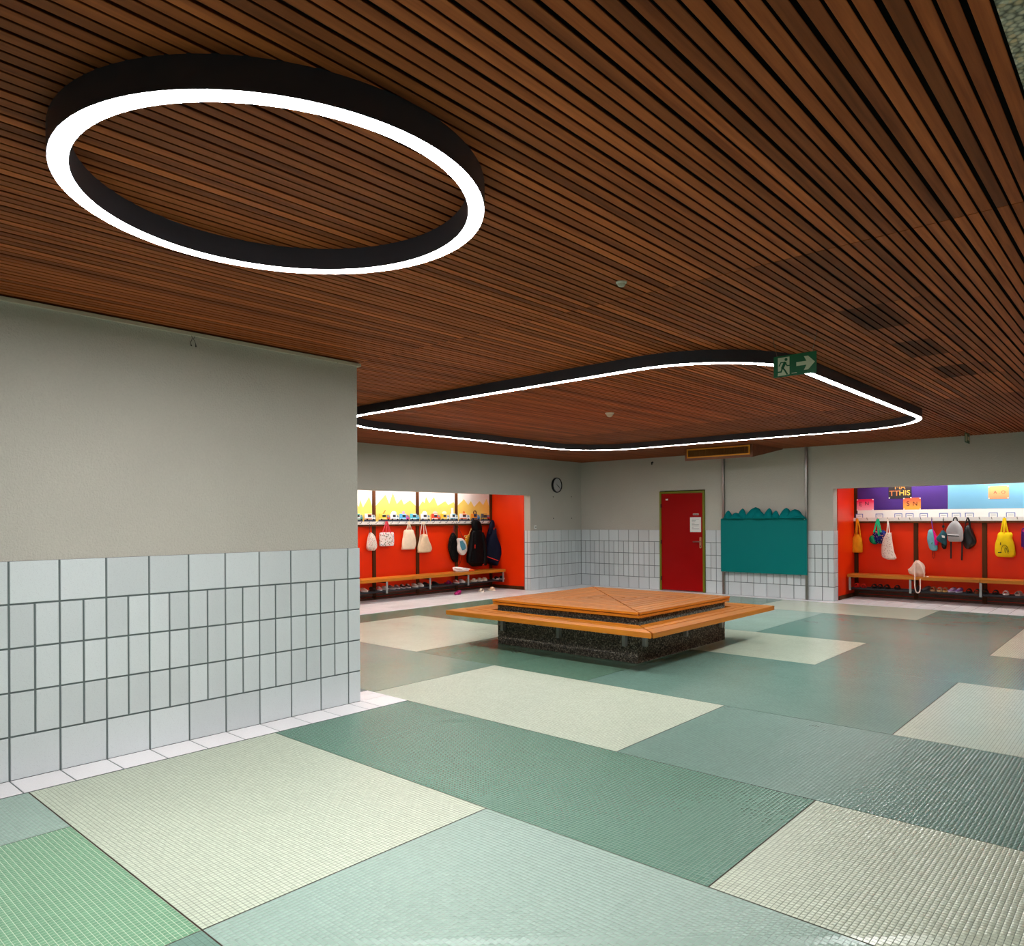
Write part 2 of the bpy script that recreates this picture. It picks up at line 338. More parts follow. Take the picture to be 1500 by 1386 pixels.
# far wall with door, board and the opening of the right alcove
FF = Y1+.012
wf = struct('wall_far', MB().box(X0-.2, XE+.2, FF, FF+WT+.04, LINT+.07, HC+.05).box(BX1, XE+.2, FF, FF+WT+.04, 0, LINT+.07).box(-6.87, BX0-.012, FF, FF+WT+.04, 0, LINT+.07)
            .box(X0-.2, -7.895, FF, FF+WT+.04, 0, LINT+.07).box(BX0-.012, BX1, FF, FF+WT+.04, LINT+.01, LINT+.07), M_plast2)
part('grout_bed', MB().box(X0, -7.9, FF-.006, FF+.1, 0, TOPT-.004), M_grout, wf); part('grout_bed', MB().box(-6.865, BX0-.006, FF-.006, FF+WT+.035, 0, TOPT-.004), M_grout, wf)
wall_tiles(wf, edges_from(X0, -7.9, -9.678), face_ny(Y1)); wall_tiles(wf, edges_from(-6.862, BX0, -6.380), face_ny(Y1))
wall_tiles(wf, [Y1+.012, Y1+.1, FF+WT+.04], lambda s, z: ((BX0-.010, s, z), (HP, 0, HP)), half=False)
# unseen sides of the room
struct('wall_right', MB().box(XE, XE+.2, YB, 13.6, 0, HC+.05), M_plast); struct('wall_rear', MB().box(X0-.3, XE+.2, YB-.2, YB, 0, HC+.05), M_plast)
# ---- alcoves
ac = plain((228, 224, 214), .8, name='alcove_white')
wal = struct('wall_alcove_left', MB().box(AX-.15, AX, AY0-.1, AY1+.1, 0, 2.42), M_red)
struct('wall_alcove_left_end', MB().box(AX-.1, CF-WT, AY1, AY1+.1, 0, 2.42), M_red); struct('wall_alcove_left_start', MB().box(AX-.1, CF-WT, AY0-.1, AY0, 0, 2.42), M_red)
struct('ceiling_alcove_left', MB().box(AX-.1, CF-WT+.01, AY0-.1, AY1+.1, 2.36, 2.46), ac)
war = struct('wall_alcove_right', MB().box(BX0-.1, BX1+.1, BY, BY+.15, 0, 2.42), M_red)
struct('wall_alcove_right_end', MB().box(BX0-.1, BX0, FF+WT+.04, BY+.1, 0, 2.42), M_red); struct('wall_alcove_right_start', MB().box(BX1, BX1+.1, FF+WT, BY+.1, 0, 2.42), M_red)
struct('ceiling_alcove_right', MB().box(BX0-.1, BX1+.1, FF+WT+.03, BY+.1, 2.36, 2.46), ac)
struct('baseboard_alcove_left_end', MB().box(AX+.01, CF-WT-.002, AY1-.015, AY1, 0, .075), M_post); struct('baseboard_alcove_right_end', MB().box(BX0, BX0+.015, FF+WT+.05, BY-.01, 0, .075), M_post)
struct('baseboard_alcove_left', MB().box(AX, AX+.03, AY0, AY1, 0, .045).box(AX, AX+.02, AY0, AY1, .06, .11), M_base)
struct('baseboard_alcove_right', MB().box(BX0, BX1, BY-.03, BY, 0, .045).box(BX0, BX1, BY-.02, BY, .06, .11), M_base)
TN = 1
for y in (6.28, 7.325, 8.375, 9.425, 10.47, 11.50):
    struct('trim_%d' % (TN := TN+1), MB().box(AX, AX+.035, y-.034, y+.034, 0, 2.36), M_post)
for x in (-4.37, -3.36, -2.315, -1.27, -.225):
    struct('trim_%d' % (TN := TN+1), MB().box(x-.034, x+.034, BY-.035, BY, 0, 2.36), M_post)
for a, b in zip((6.314, 7.359, 8.409, 9.459, 10.504), (7.291, 8.341, 9.391, 10.436, 11.466)):
    part('red_panel', MB().box(AX, AX+.012, a+.004, b-.004, .115, 1.385), M_red, wal)
for a, b in zip((-4.336, -3.326, -2.281, -1.236), (-3.394, -2.349, -1.304, -.259)):
    part('red_panel', MB().box(a+.004, b-.004, BY-.012, BY, .115, 1.385), M_red, war)
# ---- white floor tiles: skirting strip and alcove floors
fs = floor
def floor_tiles(xe, ye, z=.0):
    for a, b in zip(xe[:-1], xe[1:]):
        for c, d in zip(ye[:-1], ye[1:]):
            w, h = b-a-.007, d-c-.007
            if w < .03 or h < .03: continue
            link('floor_tile', tmesh(w, h, .006, M_ftile), None, fs, ((a+b)/2, (c+d)/2, -.0022+z))
part('strip_bed', MB().box(XW-.5, -4.643, YB, 3.853, -.0022, .001), M_grout, fs)
floor_tiles([XW-.004, -4.641], edges_from(-.4, YW, 1.183)+[3.853]); floor_tiles([XW-.27, XW-.14, XW-.004], [YW, 3.853])
part('strip_bed', MB().box(AX, -9.423, AY0-.5, YS, -.0022, .001).box(-9.423, XE, YS+.003, 14.46, -.0022, .001), M_grout, fs)
floor_tiles([-9.42-TP*i for i in range(7)][::-1][0:0]+[AX, -10.944, -10.69, -10.436, -10.182, -9.928, -9.674, -9.42], edges_from(6.6, AY1, 13.082-26*TP))
floor_tiles([-9.928, -9.674, -9.42], edges_from(AY1, YS, 13.082-8*TP)+[Y1])
floor_tiles(edges_from(-9.42, BX1, -9.678), [YS+.003, Y1]); floor_tiles(edges_from(BX0, BX1, -9.678), [Y1, 13.549, 13.803, 14.057, 14.311, BY])
# ---- ceiling: dark void, cedar slats in groups of three, concrete beam
ce = struct('ceiling', MB().box(X0-.3, XE+.2, YB-.2, 13.6, HC+.03, HC+.12), M_dark)
MOD, SW = .1580, .0415; slx = []
k = 0
while True:
    g0 = -.3766-.158*k                                    # centre of a wide gap; slats lie to its left
    base = g0-.0078
    for j in range(3):
        x1 = base-j*(SW+.0092); slx.append((x1-SW, x1))
    k += 1
    if g0 < X0: break
slx.insert(0, (-.3766+.0078, -.3766+.0078+SW)); slx = [s for s in slx if s[0] > X0-.01]
HATCH = [(4.73, 5.36), (5.88, 6.51), (7.05, 7.66)]
def profile(x0, x1, z):                                   # slat section: flat face below, edges undercut
    return [(x0+.011, z+.018), (x0, z+.0015), (x0+.0015, z), (x1-.0015, z), (x1, z+.0015), (x1-.011, z+.018)]
_sm = {}
def slat(x0, ya, yb, mat):
    ln = round(yb-ya, 3)
    if (ln, mat.name) not in _sm:
        pr = profile(-SW/2, SW/2, 0)
        me = MB().prism(pr, -ln/2, ln/2, 'y').mesh('slat'); me.materials.append(mat); _sm[ln, mat.name] = me
    return link('slat', _sm[ln, mat.name], None, ce, (x0+SW/2, (ya+yb)/2, HC))
rest = MB()
for n, (x0, x1) in enumerate(slx):
    if x0 > XW-.3: slat(x0, YB+.01, 3.6+.0, M_slat)
    ya = 3.604 if x0 > XW-.3 else YB+.01
    cuts = [ya, 9.0]
    if -1.68 < (x0+x1)/2 < -1.06:
        cuts = [ya]+[c for h in HATCH for c in h]+[9.0]
    if x0 > -7.0:
        for a, b in zip(cuts[:-1], cuts[1:]):
            hot = (a, b) in HATCH and -1.53 < (x0+x1)/2 < -1.27
            slat(x0, a+.002, b-.002, M_soot if hot else M_slat)
    else: rest.prism(profile(x0, x1, HC), ya, 8.998, 'y')
    rest.prism(profile(x0, x1, HC), 9.002, Y1+.005, 'y')
for i in range(51): rest.prism(profile(.51+i*.0527, .51+i*.0527+SW, HC), YB+.01, Y1+.005, 'y')      # beyond the beam
o = part('slats', rest, M_slat, ce); o['kind'] = 'stuff'
bm_ = struct('beam_1', MB().box(-.316, .5, YB, 13.4, HC-.01, HC+.04), M_pebl)
# ================================================================== LAMPS
def ring_lamp(cx, cy, ro, ri, z, label, mat):
    t = thing('ring_lamp', label, 'lamp', (cx, cy, z)); n = 96
    def circ(r, zz): return [(cx+r*math.cos(2*PI*k/n), cy+r*math.sin(2*PI*k/n), zz) for k in range(n)]
    b = MB(); b.loft([circ(ro, z+.003), circ(ro, HC+.002), circ(ri, HC+.002), circ(ri, z+.003), circ(ri+.003, z+.003), circ(ri+.003, z+.02), circ(ro-.003, z+.02), circ(ro-.003, z+.003)], True); part('housing', b, M_char, t, True)
    d = MB(); d.loft([circ(ro-.003, z+.002), circ(ro-.003, z+.014), circ(ri+.003, z+.014), circ(ri+.003, z+.002)], True); part('diffuser', d, mat, t, True); return t
ring_lamp(-2.498, 1.488, .757, .693, 2.65, 'large round charcoal ring lamp with glowing white underside on slatted ceiling', M_ring)
def rr(x0, x1, y0, y1, r, n=14):
    P = []
    for cx, cy, a in ((x1-r, y1-r, 0), (x0+r, y1-r, HP), (x0+r, y0+r, PI), (x1-r, y0+r, 1.5*PI)):
        for k in range(n+1): P.append((cx+r*math.cos(a+HP*k/n), cy+r*math.sin(a+HP*k/n)))
    return P
def square_lamp(x0, x1, y0, y1, r, z, label, mat):
    t = thing('square_lamp', label, 'lamp', ((x0+x1)/2, (y0+y1)/2, z)); w = .062
    O = lambda i, zz: [(p[0], p[1], zz) for p in rr(x0+i, x1-i, y0+i, y1-i, r-i)]
    part('housing', MB().loft([O(0, z+.003), O(0, HC+.002), O(w, HC+.002), O(w, z+.003), O(w-.003, z+.003), O(w-.003, z+.02), O(.003, z+.02), O(.003, z+.003)], True), M_char, t, True)
    part('diffuser', MB().loft([O(.003, z+.002), O(.003, z+.014), O(w-.003, z+.014), O(w-.003, z+.002)], True), mat, t, True); return t
square_lamp(-7.71, -2.17, 4.95, 10.53, 1.0, 2.65, 'huge rounded-square charcoal lamp glowing white around its edge above wooden bench', M_sq)
def tube_lamp(p0, p1, label, name):                       # concealed above the alcove's lintel, not seen in the picture
    c = (np.array(p0)+np.array(p1))/2; t = thing('tube_lamp_'+name+'_offscreen', label, 'lamp', tuple(c), 'tubes under the alcove ceilings'); d = np.array(p1)-np.array(p0); ln = np.linalg.norm(d); d /= ln
    part('tube', MB().tube([p0, p1], .017, 12), M_tube, t, True)
    s = np.array([d[1], d[0], 0]); q = [np.array(p0)-d*.03, np.array(p1)+d*.03]
    lo, hi = np.minimum(q[0]-s*.035, q[1]+s*.035), np.maximum(q[0]-s*.035, q[1]+s*.035)
    lo2, hi2 = np.minimum(lo, np.minimum(q[0]+s*.035, q[1]-s*.035)), np.maximum(hi, np.maximum(q[0]+s*.035, q[1]-s*.035))
    part('fitting', MB().box(lo2[0], hi2[0], lo2[1], hi2[1], p0[2]+.03, 2.36), M_white, t)
    for e in (p0, p1): part('lamp_holder', MB().box(e[0]-.02, e[0]+.02, e[1]-.02, e[1]+.02, p0[2]-.02, p0[2]+.031), M_white, t)
for a, b, w, nm_ in ((6.4, 7.8, 'fluorescent tube under the alcove ceiling behind the wing wall', 'left_start'), (8.0, 9.4, 'fluorescent tube under the alcove ceiling above the cream bags', 'left_middle'), (9.55, 10.6, 'fluorescent tube under the alcove ceiling above the dotted pouch', 'left_end')): tube_lamp((-10.66, a, 2.27), (-10.66, b, 2.27), w, nm_)
for a, b, w, nm_ in ((-3.9, -2.7, 'fluorescent tube under the alcove ceiling above the violet paper', 'right_end'), (-2.5, -1.2, 'fluorescent tube under the alcove ceiling above the light blue paper', 'right_middle'), (-1.0, .3, 'fluorescent tube under the alcove ceiling past the purple backpack', 'right_start')): tube_lamp((a, 14.06, 2.27), (b, 14.06, 2.27), w, nm_)
# ================================================================== CENTRAL BENCH
t = thing('bench', 'square slatted wooden bench seat around a dark pebbled concrete block', 'bench', (-5.0, 7.315, 0)); bc = (-5.0025, 7.3175)
H0 = .9725
def sq(h, z): return [(bc[0]-h, bc[1]-h, z), (bc[0]+h, bc[1]-h, z), (bc[0]+h, bc[1]+h, z), (bc[0]-h, bc[1]+h, z)]
b_ = part('concrete_block', MB().loft([sq(H0, 0), sq(H0, .455)]), M_pebd, t)
part('support_frame', MB().loft([sq(H0-.05, .455), sq(H0-.05, .476)]), M_gray, t)
part('under_board', MB().loft([sq(H0+.041, .466), sq(H0+.041, .495)]), M_benchx, t)
part('support_batten', MB().loft([sq(H0-.02, .494), sq(H0-.02, .503)]), M_benchx, t)
def mitred(h0, h1, z0, z1, name, par, hmax, gap=.0035):
    for s in range(4):
        c, sn = [(1, 0), (0, 1), (-1, 0), (0, -1)][s]
        rot = lambda x, y: (bc[0]+c*x-sn*y, bc[1]+sn*x+c*y)
        gl, gr_ = (gap, .011) if s == 0 else (.011, gap) if s == 1 else (gap, .011) if s == 2 else (.011, gap)     # open seam from the front to the far corner
        def plank(i, z):                                  # outline, drawn in by i below so that the joints are undercut
            a, b = h1-(0 if h1 > hmax-.001 else i), h0+i
            q = [(-a+gl+i*.5, -a), (a-gr_-i*.5, -a), (b-gr_-i*.5, -b), (-b+gl+i*.5, -b)] if h0 > 1e-3 else [(-a+gl+i, -a), (a-gr_-i, -a), (.004, -.014-i), (-.004, -.014-i)]
            return [rot(*p)+(z,) for p in q]
        part(name, MB().loft([plank(.007, z0), plank(.0, z1-.004), plank(.0, z1)]), M_benchx if s in (0, 2) else M_benchy, par)
hs = [1.02, .915]+[.915-.1017*i for i in range(1, 9)]+[0.0]
for h1, h0 in zip(hs[:-1], hs[1:]): mitred(h0+(.016 if h0 > 0 else 0), h1, .502, .526, 'deck_plank', t, 1.02)
for h1, h0 in ((1.41, 1.25), (1.234, 1.148), (1.132, 1.035)): mitred(h0, h1, .352 if h1 > 1.4 else .374, .402, 'seat_slat', t, 1.41)
for s in range(4):
    c, sn = [(1, 0), (0, 1), (-1, 0), (0, -1)][s]
    for q in (-.87, -.03, .83):
        def R4(pts): return [(bc[0]+c*x-sn*y, bc[1]+sn*x+c*y) for x, y in pts]
        def bx4(x0, x1, y0, y1, z0, z1, mb): return mb.prism(R4([(x0, y0), (x1, y0), (x1, y1), (x0, y1)]), z0, z1)
        mb = MB(); bx4(q-.02, q+.02, -1.36, -H0, .336, .352, mb); bx4(q-.02, q+.02, -H0-.045, -H0, .165, .336, mb)
        part('bracket', mb, M_gray, t)
# ================================================================== DOOR
dr = thing('door_1', 'red flush door in olive green steel frame with a notice', 'door', (-7.38, Y1, 0)); dr['kind'] = 'structure'
olive = plain((112, 118, 22), .4, name='olive_paint'); rdoor = plain((158, 0, 2), .42, var=.04, name='door_red', sc=4, spec=.15)
dx0, dx1, dz = -7.89, -6.872, 2.032
part('frame', MB().box(dx0, dx0+.042, Y1-.02, Y1+.15, 0, dz).box(dx1-.042, dx1, Y1-.02, Y1+.15, 0, dz).box(dx0+.042, dx1-.042, Y1-.02, Y1+.15, dz-.042, dz), olive, dr)
lf = part('leaf', MB().box(dx0+.045, dx1-.045, Y1-.012, Y1+.03, .022, dz-.045), rdoor, dr)
part('threshold', MB().box(dx0+.042, dx1-.042, Y1+.0, Y1+.15, 0, .012), M_steel, dr)
for z in (.25, 1.0, 1.745): part('hinge', MB().tube([(dx0+.043, Y1-.026, z-.04), (dx0+.043, Y1-.026, z+.04)], .011, 10), M_black, dr, True)
yd = Y1-.012
part('name_tag', MB().box(-7.745, -7.69, yd-.003, yd, 1.852, 1.883), M_paper, dr)
pl = part('sign_plate', MB().box(-7.125, -7.0, yd-.004, yd, 1.543, 1.577), plain((190, 180, 170), .4, name='sign_plate'), dr)
part('print', MB().box(-7.115, -7.085, yd-.005, yd-.004, 1.553, 1.567).box(-7.075, -7.01, yd-.005, yd-.004, 1.556, 1.564), plain((90, 60, 60), .6), pl)
nb = part('notice', MB().box(-7.19, -6.95, yd-.002, yd, 1.205, 1.5), M_paper, dr); mb = MB()
for i, (a, b) in enumerate(((.04, .2), (.04, .13), (.04, .115), (.04, .1), (.04, .2), (.04, .19), (.04, .08), (.04, .2))): mb.box(-7.19+a, -7.19+b, yd-.0028, yd-.002, 1.462-i*.028, 1.468-i*.028)
part('print', mb, plain((130, 128, 130), .7), nb)
hp = part('handle_plate', MB().prism(rr(-6.983, -6.943, .885, 1.105, .015, 4), yd-.008, yd, 'y'), plain((200, 170, 140), .3, .7, name='satin_handle'), dr)
part('lever', MB().tube([(-6.963, yd-.005, 1.015), (-6.963, yd-.05, 1.015), (-6.985, yd-.058, 1.015), (-7.10, yd-.058, 1.012)], .010, 10), M_steel, hp, True)
part('keyhole', MB().lathe([(0, -.0095), (.012, -.0095), (.012, -.007), (0, -.007)], (-6.963, yd, .925), 'y', 16), M_black, hp)
# ================================================================== TEAL BOARD
YBD = Y1-.075
t = thing('display_board', 'teal painted board with teal crumpled mountains on top between two steel poles', 'display board', (-5.665, YBD, 0))
teal = plain((0, 120, 117), .5, var=.04, name='teal_board', sc=5, spec=.12); teal2 = plain((0, 122, 124), .8, var=.2, name='teal_paper_mache', sc=14, bmp=.5, spec=.1)
for x in (-6.462, -4.862):
    part('pole', MB().prism(rr(x-.022, x+.022, Y1-.055, Y1-.005, .008, 3), 0, HC if x > -6 else 2.72), M_steel, t)
part('board', MB().box(-6.488, -4.838, YBD-.022, YBD+.015, .448, 1.462), teal, t)
part('ledge', MB().box(-6.47, -4.856, YBD-.035, YBD+.015, 1.462, 1.474), teal, t)
part('stud', MB().lathe([(0, -.006), (.008, -.006), (.008, 0), (0, 0)], (-4.872, YBD-.022, 1.447), 'y', 10), M_white, t)
for x in (-6.40, -5.71, -4.98): part('clip', MB().box(x-.02, x+.02, YBD-.028, YBD+.0, .436, .45), M_gray, t)
for u, vt, uL, uR, d in ((1067.7, 748, 1060, 1074, 0), (1078.5, 751, 1069, 1090, -.03), (1088.5, 745, 1080, 1096, .02), (1107.5, 743, 1091, 1123, .015), (1112, 747.5, 1102, 1124, -.035), (1127.5, 744.3, 1118, 1134, .0),
                         (1137.5, 748, 1129, 1143, -.025), (1152.3, 744, 1141, 1163, .02), (1165, 746, 1151, 1181, -.01), (1172, 755, 1158, 1180, -.035)):
    yy = YBD+d-.005; c = at(u, vt, 'y', yy); l = at(uL, 757, 'y', yy); r = at(uR, 757, 'y', yy); h = c[2]-1.47; rings = []
    for k in range(9):
        f = k/8; w = math.cos(f*HP)**.75 if f < 1 else .02; s = (l[0]*(1-f)+c[0]*f, r[0]*(1-f)+c[0]*f)
        cxm = (l[0]+r[0])/2*(1-f)+c[0]*f; hw = (r[0]-l[0])/2*w*(1.02-.25*math.sin(f*PI)); ring = []
        for q in range(16):
            a = 2*PI*q/16; rad = 1+.10*math.sin(3*a+u+4*f)+.05*math.sin(7*a+2*u)
            ring.append((cxm+hw*rad*math.cos(a), yy-.02+min(.075, hw*.85)*rad*math.sin(a), 1.47+h*f**.9))
        rings.append(ring)
    part('mountain', MB().loft(rings), teal2, t, True)
# ================================================================== CLOCK, SWITCH, DETECTORS, VENT, SIGNS
t = thing('wall_clock', 'round wall clock with dark rim and grey dial', 'clock', (CF, 12.413, 2.218)); c = (CF, 12.413, 2.218)
part('rim', MB().lathe([(.0, 0), (.160, 0), (.165, .02), (.160, .048), (.146, .05), (.144, .03), (0, .03)], c, 'x', 40), M_black, t, True)
dl = part('dial', MB().lathe([(0, .031), (.144, .031), (.144, .034), (0, .034)], c, 'x', 40), plain((186, 188, 188), .5, name='clock_dial'), t)
for k in range(12):
    a = k*PI/6; p = lambda r: (CF+.0345, c[1]+r*math.sin(a), c[2]+r*math.cos(a)); part('tick_mark', MB().tube([p(.118), p(.135)], .003, 4), M_black, dl)
for nm, ang, ln, r in (('hour_hand', math.radians(118), .075, .005), ('minute_hand', math.radians(126), .115, .0035)):
    part(nm, MB().tube([(CF+.037, c[1]-.02*math.sin(ang), c[2]-.02*math.cos(ang)), (CF+.037, c[1]+ln*math.sin(ang), c[2]+ln*math.cos(ang))], r, 6), M_black, dl)
part('second_hand', MB().tube([(CF+.039, c[1], c[2]), (CF+.039, c[1]-.05, c[2]+.04)], .002, 5), M_black, dl)
for u, v, w in ((810.3, 727.9, 'upper one beside the alcove'), (836.8, 727.9, 'upper one beside the room corner'), (810.6, 759.4, 'lower one beside the alcove'), (837.2, 759.2, 'lower one beside the room corner')):
    p = at(u, v, 'x', CF); solo('wall_screw', MB().lathe([(0, 0), (.012, 0), (.008, .008), (0, .009)], (CF, p[1], p[2]), 'x', 10), M_black, 'small dark screw in plaster below the clock, '+w, 'screw', 'screws below the clock')
p = at(783.8, 772.3, 'x', CF); t = thing('light_switch', 'small white light switch on plaster above grey tiles', 'switch', (CF, p[1], p[2]))
part('plate', MB().prism(rr(p[1]-.034, p[1]+.034, p[2]-.038, p[2]+.038, .006, 3), CF, CF+.012, 'x'), M_white, t)
part('rocker', MB().lathe([(0, .012), (.012, .012), (.012, .02), (0, .02)], (CF, p[1]+.006, p[2]), 'x', 14), M_black, t)
for (x, y), lb in (((-2.212, 3.34), 'white domed motion detector on ceiling near the green exit sign'), ((-5.037, 7.335), 'white domed motion detector on ceiling inside the rounded-square lamp')):
    t = thing('motion_detector', lb, 'detector', (x, y, HC)); k = .83 if y < 5 else 1.5
    part('base', MB().lathe([(0, 0), (.036*k, 0), (.036*k, -.006*k), (.030*k, -.012*k), (0, -.012*k)], (x, y, HC), 'z', 28), plain((222, 216, 200), .4, name='detector_plastic'), t, True)
    part('dome', MB().lathe([(.027*k, -.011*k), (.025*k, -.02*k), (.018*k, -.029*k), (.008*k, -.033*k), (0, -.034*k)], (x, y, HC), 'z', 28), plain((214, 208, 190), .5), t, True)
# ventilation box: vertical front, underside rising to the wall
t = thing('vent_box', 'brown wooden ventilation box with yellow framed grille hanging from ceiling', 'vent', (-5.95, 12.6, HC))
vx0, vx1, vy, vz = -6.593, -5.303, 12.0, 2.522
cs = MB(); sl = [(vy, vz), (vy, HC), (Y1+.01, HC), (Y1+.01, HC-.012)]
for a, b in ((vx0, vx0+.016), (vx1-.016, vx1)): cs.prism(sl, a, b, 'x')
cs.prism([(vy, vz), (vy, vz+.016), (Y1-.06, HC-.006), (Y1+.01, HC-.004), (Y1+.01, HC-.012)], vx0+.016, vx1-.016, 'x')
cs.box(vx0+.016, vx1-.016, vy, vy+.016, vz+.016, vz+.055).box(vx0+.016, vx1-.016, vy, vy+.016, HC-.026, HC).box(vx0+.016, vx0+.055, vy, vy+.016, vz+.055, HC-.026).box(vx1-.055, vx1-.016, vy, vy+.016, vz+.055, HC-.026)
part('case', cs, M_ventw, t)
gx0, gx1, gz0, gz1 = vx0+.045, vx1-.045, vz+.045, HC-.018; fw = .024
part('grille_frame', MB().box(gx0, gx1, vy-.014, vy-.001, gz1-fw, gz1).box(gx0, gx1, vy-.014, vy-.001, gz0, gz0+fw).box(gx0, gx0+fw, vy-.014, vy-.001, gz0+fw, gz1-fw).box(gx1-fw, gx1, vy-.014, vy-.001, gz0+fw, gz1-fw), M_yellow, t)
fin = plain((150, 98, 44), .6, name='grille_fin'); nf = 38; fme = None
for i in range(nf):
    x = gx0+fw+(i+.5)*(gx1-gx0-2*fw)/nf
    if fme is None: fme = MB().box(-.004, .004, -.006, .045, gz0+fw-.004-HC, gz1-fw+.004-HC).mesh('fin')
    o = link('fin', fme, fin, t, (x+5.95, vy-.003-12.6, 0)); 
# exit sign on chains
def exit_sign(x0, x1, y, zb, zt, label, flip=False):
    green = plain((0, 104, 62), .35, var=.03, name='sign_green'); pale = plain((206, 222, 190), .45, var=.03, name='sign_pale')
    t = thing('exit_sign', label, 'sign', ((x0+x1)/2, y, zt)); w, h = x1-x0, zt-zb
    P = lambda fx, fy: (x0+fx*w, zt-fy*h)
    pl = part('plate', MB().box(x0, x1, y, y+.005, zb, zt), green, t)
    part('pictogram_door', MB().prism([P(.105, .08), P(.38, .08), P(.38, .92), P(.33, .92), P(.33, .94), P(.10, .94), P(.10, .86), P(.105, .86)], y-.0012, y, 'y'), pale, pl)
    mb = MB(); c = P(.300, .20); mb.lathe([(0, -.0026), (.0105, -.0026), (.0105, -.001), (0, -.001)], (c[0], y, c[1]), 'y', 16)
    def limb(pts, wd):
        for (a, b) in zip(pts[:-1], pts[1:]):
            A, B = np.array(P(*a)), np.array(P(*b)); d = B-A; d /= np.linalg.norm(d); nrm = np.array([-d[1], d[0]])*wd/2; e = d*wd*.3
            mb.prism([tuple(A-e+nrm), tuple(A-e-nrm), tuple(B+e-nrm), tuple(B+e+nrm)], y-.0024, y-.001, 'y')
    limb([(.275, .34), (.215, .58)], .019); limb([(.262, .33), (.175, .32), (.135, .47)], .0075); limb([(.285, .36), (.325, .50), (.385, .50)], .0075)
    limb([(.215, .56), (.275, .72), (.325, .90)], .0105); limb([(.215, .58), (.18, .76), (.085, .76)], .0095)
    part('running_figure', mb, green, pl)
    part('arrow', MB().prism([P(.54, .40), P(.775, .40), P(.715, .17), P(.81, .17), P(.965, .49), P(.81, .81), P(.715, .81), P(.775, .58), P(.54, .58)], y-.0012, y, 'y'), pale, pl)
    part('print', MB().box(*[v for v in (P(.43, 0)[0], P(.55, 0)[0])], y-.0008, y, P(0, .90)[1], P(0, .875)[1]), pale, pl)
    for fx, tx in ((.085, -.0), (.9, .0)):
        part('chain', MB().tube([(x0+fx*w, y+.002, zt-.004), (x0+fx*w+(-.035 if fx < .5 else .035), y+.004, HC+.002)], .0016, 5), M_steel, t)
exit_sign(-2.083, -1.785, 5.07, 2.457, 2.604, 'green exit sign with running figure and arrow hanging on chains from ceiling')
t = thing('exit_sign', 'green exit sign seen edge-on by the pale far wall above blue paper', 'sign', (-2.2, 12.40, 2.73))
pl = part('plate', MB().box(-2.203, -2.197, 12.245, 12.565, 2.558, 2.70), plain((0, 104, 62), .35, var=.03, name='sign_green'), t)
part('pictogram', MB().box(-2.1968, -2.195, 12.27, 12.36, 2.575, 2.68).box(-2.1968, -2.195, 12.42, 12.54, 2.60, 2.655), plain((206, 222, 190), .45, var=.03, name='sign_pale'), pl)
for y in (12.28, 12.53): part('chain', MB().tube([(-2.2, y, 2.698), (-2.2, y, HC+.002)], .002, 5), M_steel, t)
# small hooks and cords under the wall cap and ceiling
def cord(name, pts, r, label, cat='cord'): solo(name, MB().tube(pts, r, 6), plain((46, 44, 34), .7), label, cat, smooth=True)
yy = 2.24; xw = NB+.012
t = thing('hanging_cord', 'thin looped black cord with two tips hanging from the wall cap', 'cord', (xw, yy, 2.72))
part('loop', MB().tube([(xw, yy-.018, 2.728), (xw, yy-.006, 2.700), (xw, yy-.012, 2.685), (xw, yy-.018, 2.672), (xw, yy-.016, 2.652)], .0018, 6), M_black, t)
part('loop', MB().tube([(xw, yy+.016, 2.728), (xw, yy+.006, 2.702), (xw, yy-.002, 2.698), (xw, yy+.008, 2.685), (xw, yy+.016, 2.662)], .0018, 6), M_black, t)
part('tip', MB().tube([(xw, yy+.016, 2.664), (xw, yy+.017, 2.644)], [.002, .005], 8), M_black, t); part('tip', MB().tube([(xw, yy-.016, 2.654), (xw, yy-.013, 2.645)], .004, 8), M_black, t)
cord('wall_wire', [(xw, 3.362, 2.735), (xw, 3.385, 2.712), (xw, 3.41, 2.735)], .0016, 'thin wire loop under the wall cap beside the wing wall end', 'wire')
cord('wall_wire', [(xw, 1.13, 2.712), (xw, 1.16, 2.722), (xw, 1.2, 2.735)], .0016, 'thin wire under the wall cap far along the wing wall', 'wire')
p = at(956, 679, 'y', FF); t = thing('wall_hook', 'small dark hook high on plaster above the red door', 'hook', (p[0], FF, p[2]))
part('stem', MB().tube([(p[0], FF, p[2]+.02), (p[0], FF-.04, p[2]+.02), (p[0]+.012, FF-.05, p[2]-.03)], .012, 8), M_black, t); part('disc', MB().lathe([(0, -.006), (.02, -.006), (.02, 0), (0, 0)], (p[0], FF, p[2]+.02), 'y', 12), M_black, t)
# ================================================================== ALCOVE CONTENTS
TL = lambda a, d, z: (AX+d, a, z)                         # a along the wall, d out of the wall, z up
TR = lambda a, d, z: (a, BY-d, z)
def loc(side, u, v, d):                                   # photo pixel -> (a, z) on the plane d out of that alcove's back wall
    if side == 'L': p = at(u, v, 'x', AX+d); return p[1], p[2]
    p = at(u, v, 'y', BY-d); return p[0], p[2]
TT_ = {'L': TL, 'R': TR}
def crm(P, n):                                            # Catmull-Rom resample of tuples
    P = [np.array(p, float) for p in P]; out = []
    for q in range(n):
        s = q/(n-1)*(len(P)-1); i = min(int(s), len(P)-2); f = s-i
        a, b, c, d = P[max(i-1, 0)], P[i], P[i+1], P[min(i+2, len(P)-1)]
        out.append(.5*((2*b)+(-a+c)*f+(2*a-5*b+4*c-d)*f*f+(-a+3*b-3*c+d)*f**3))
    return out
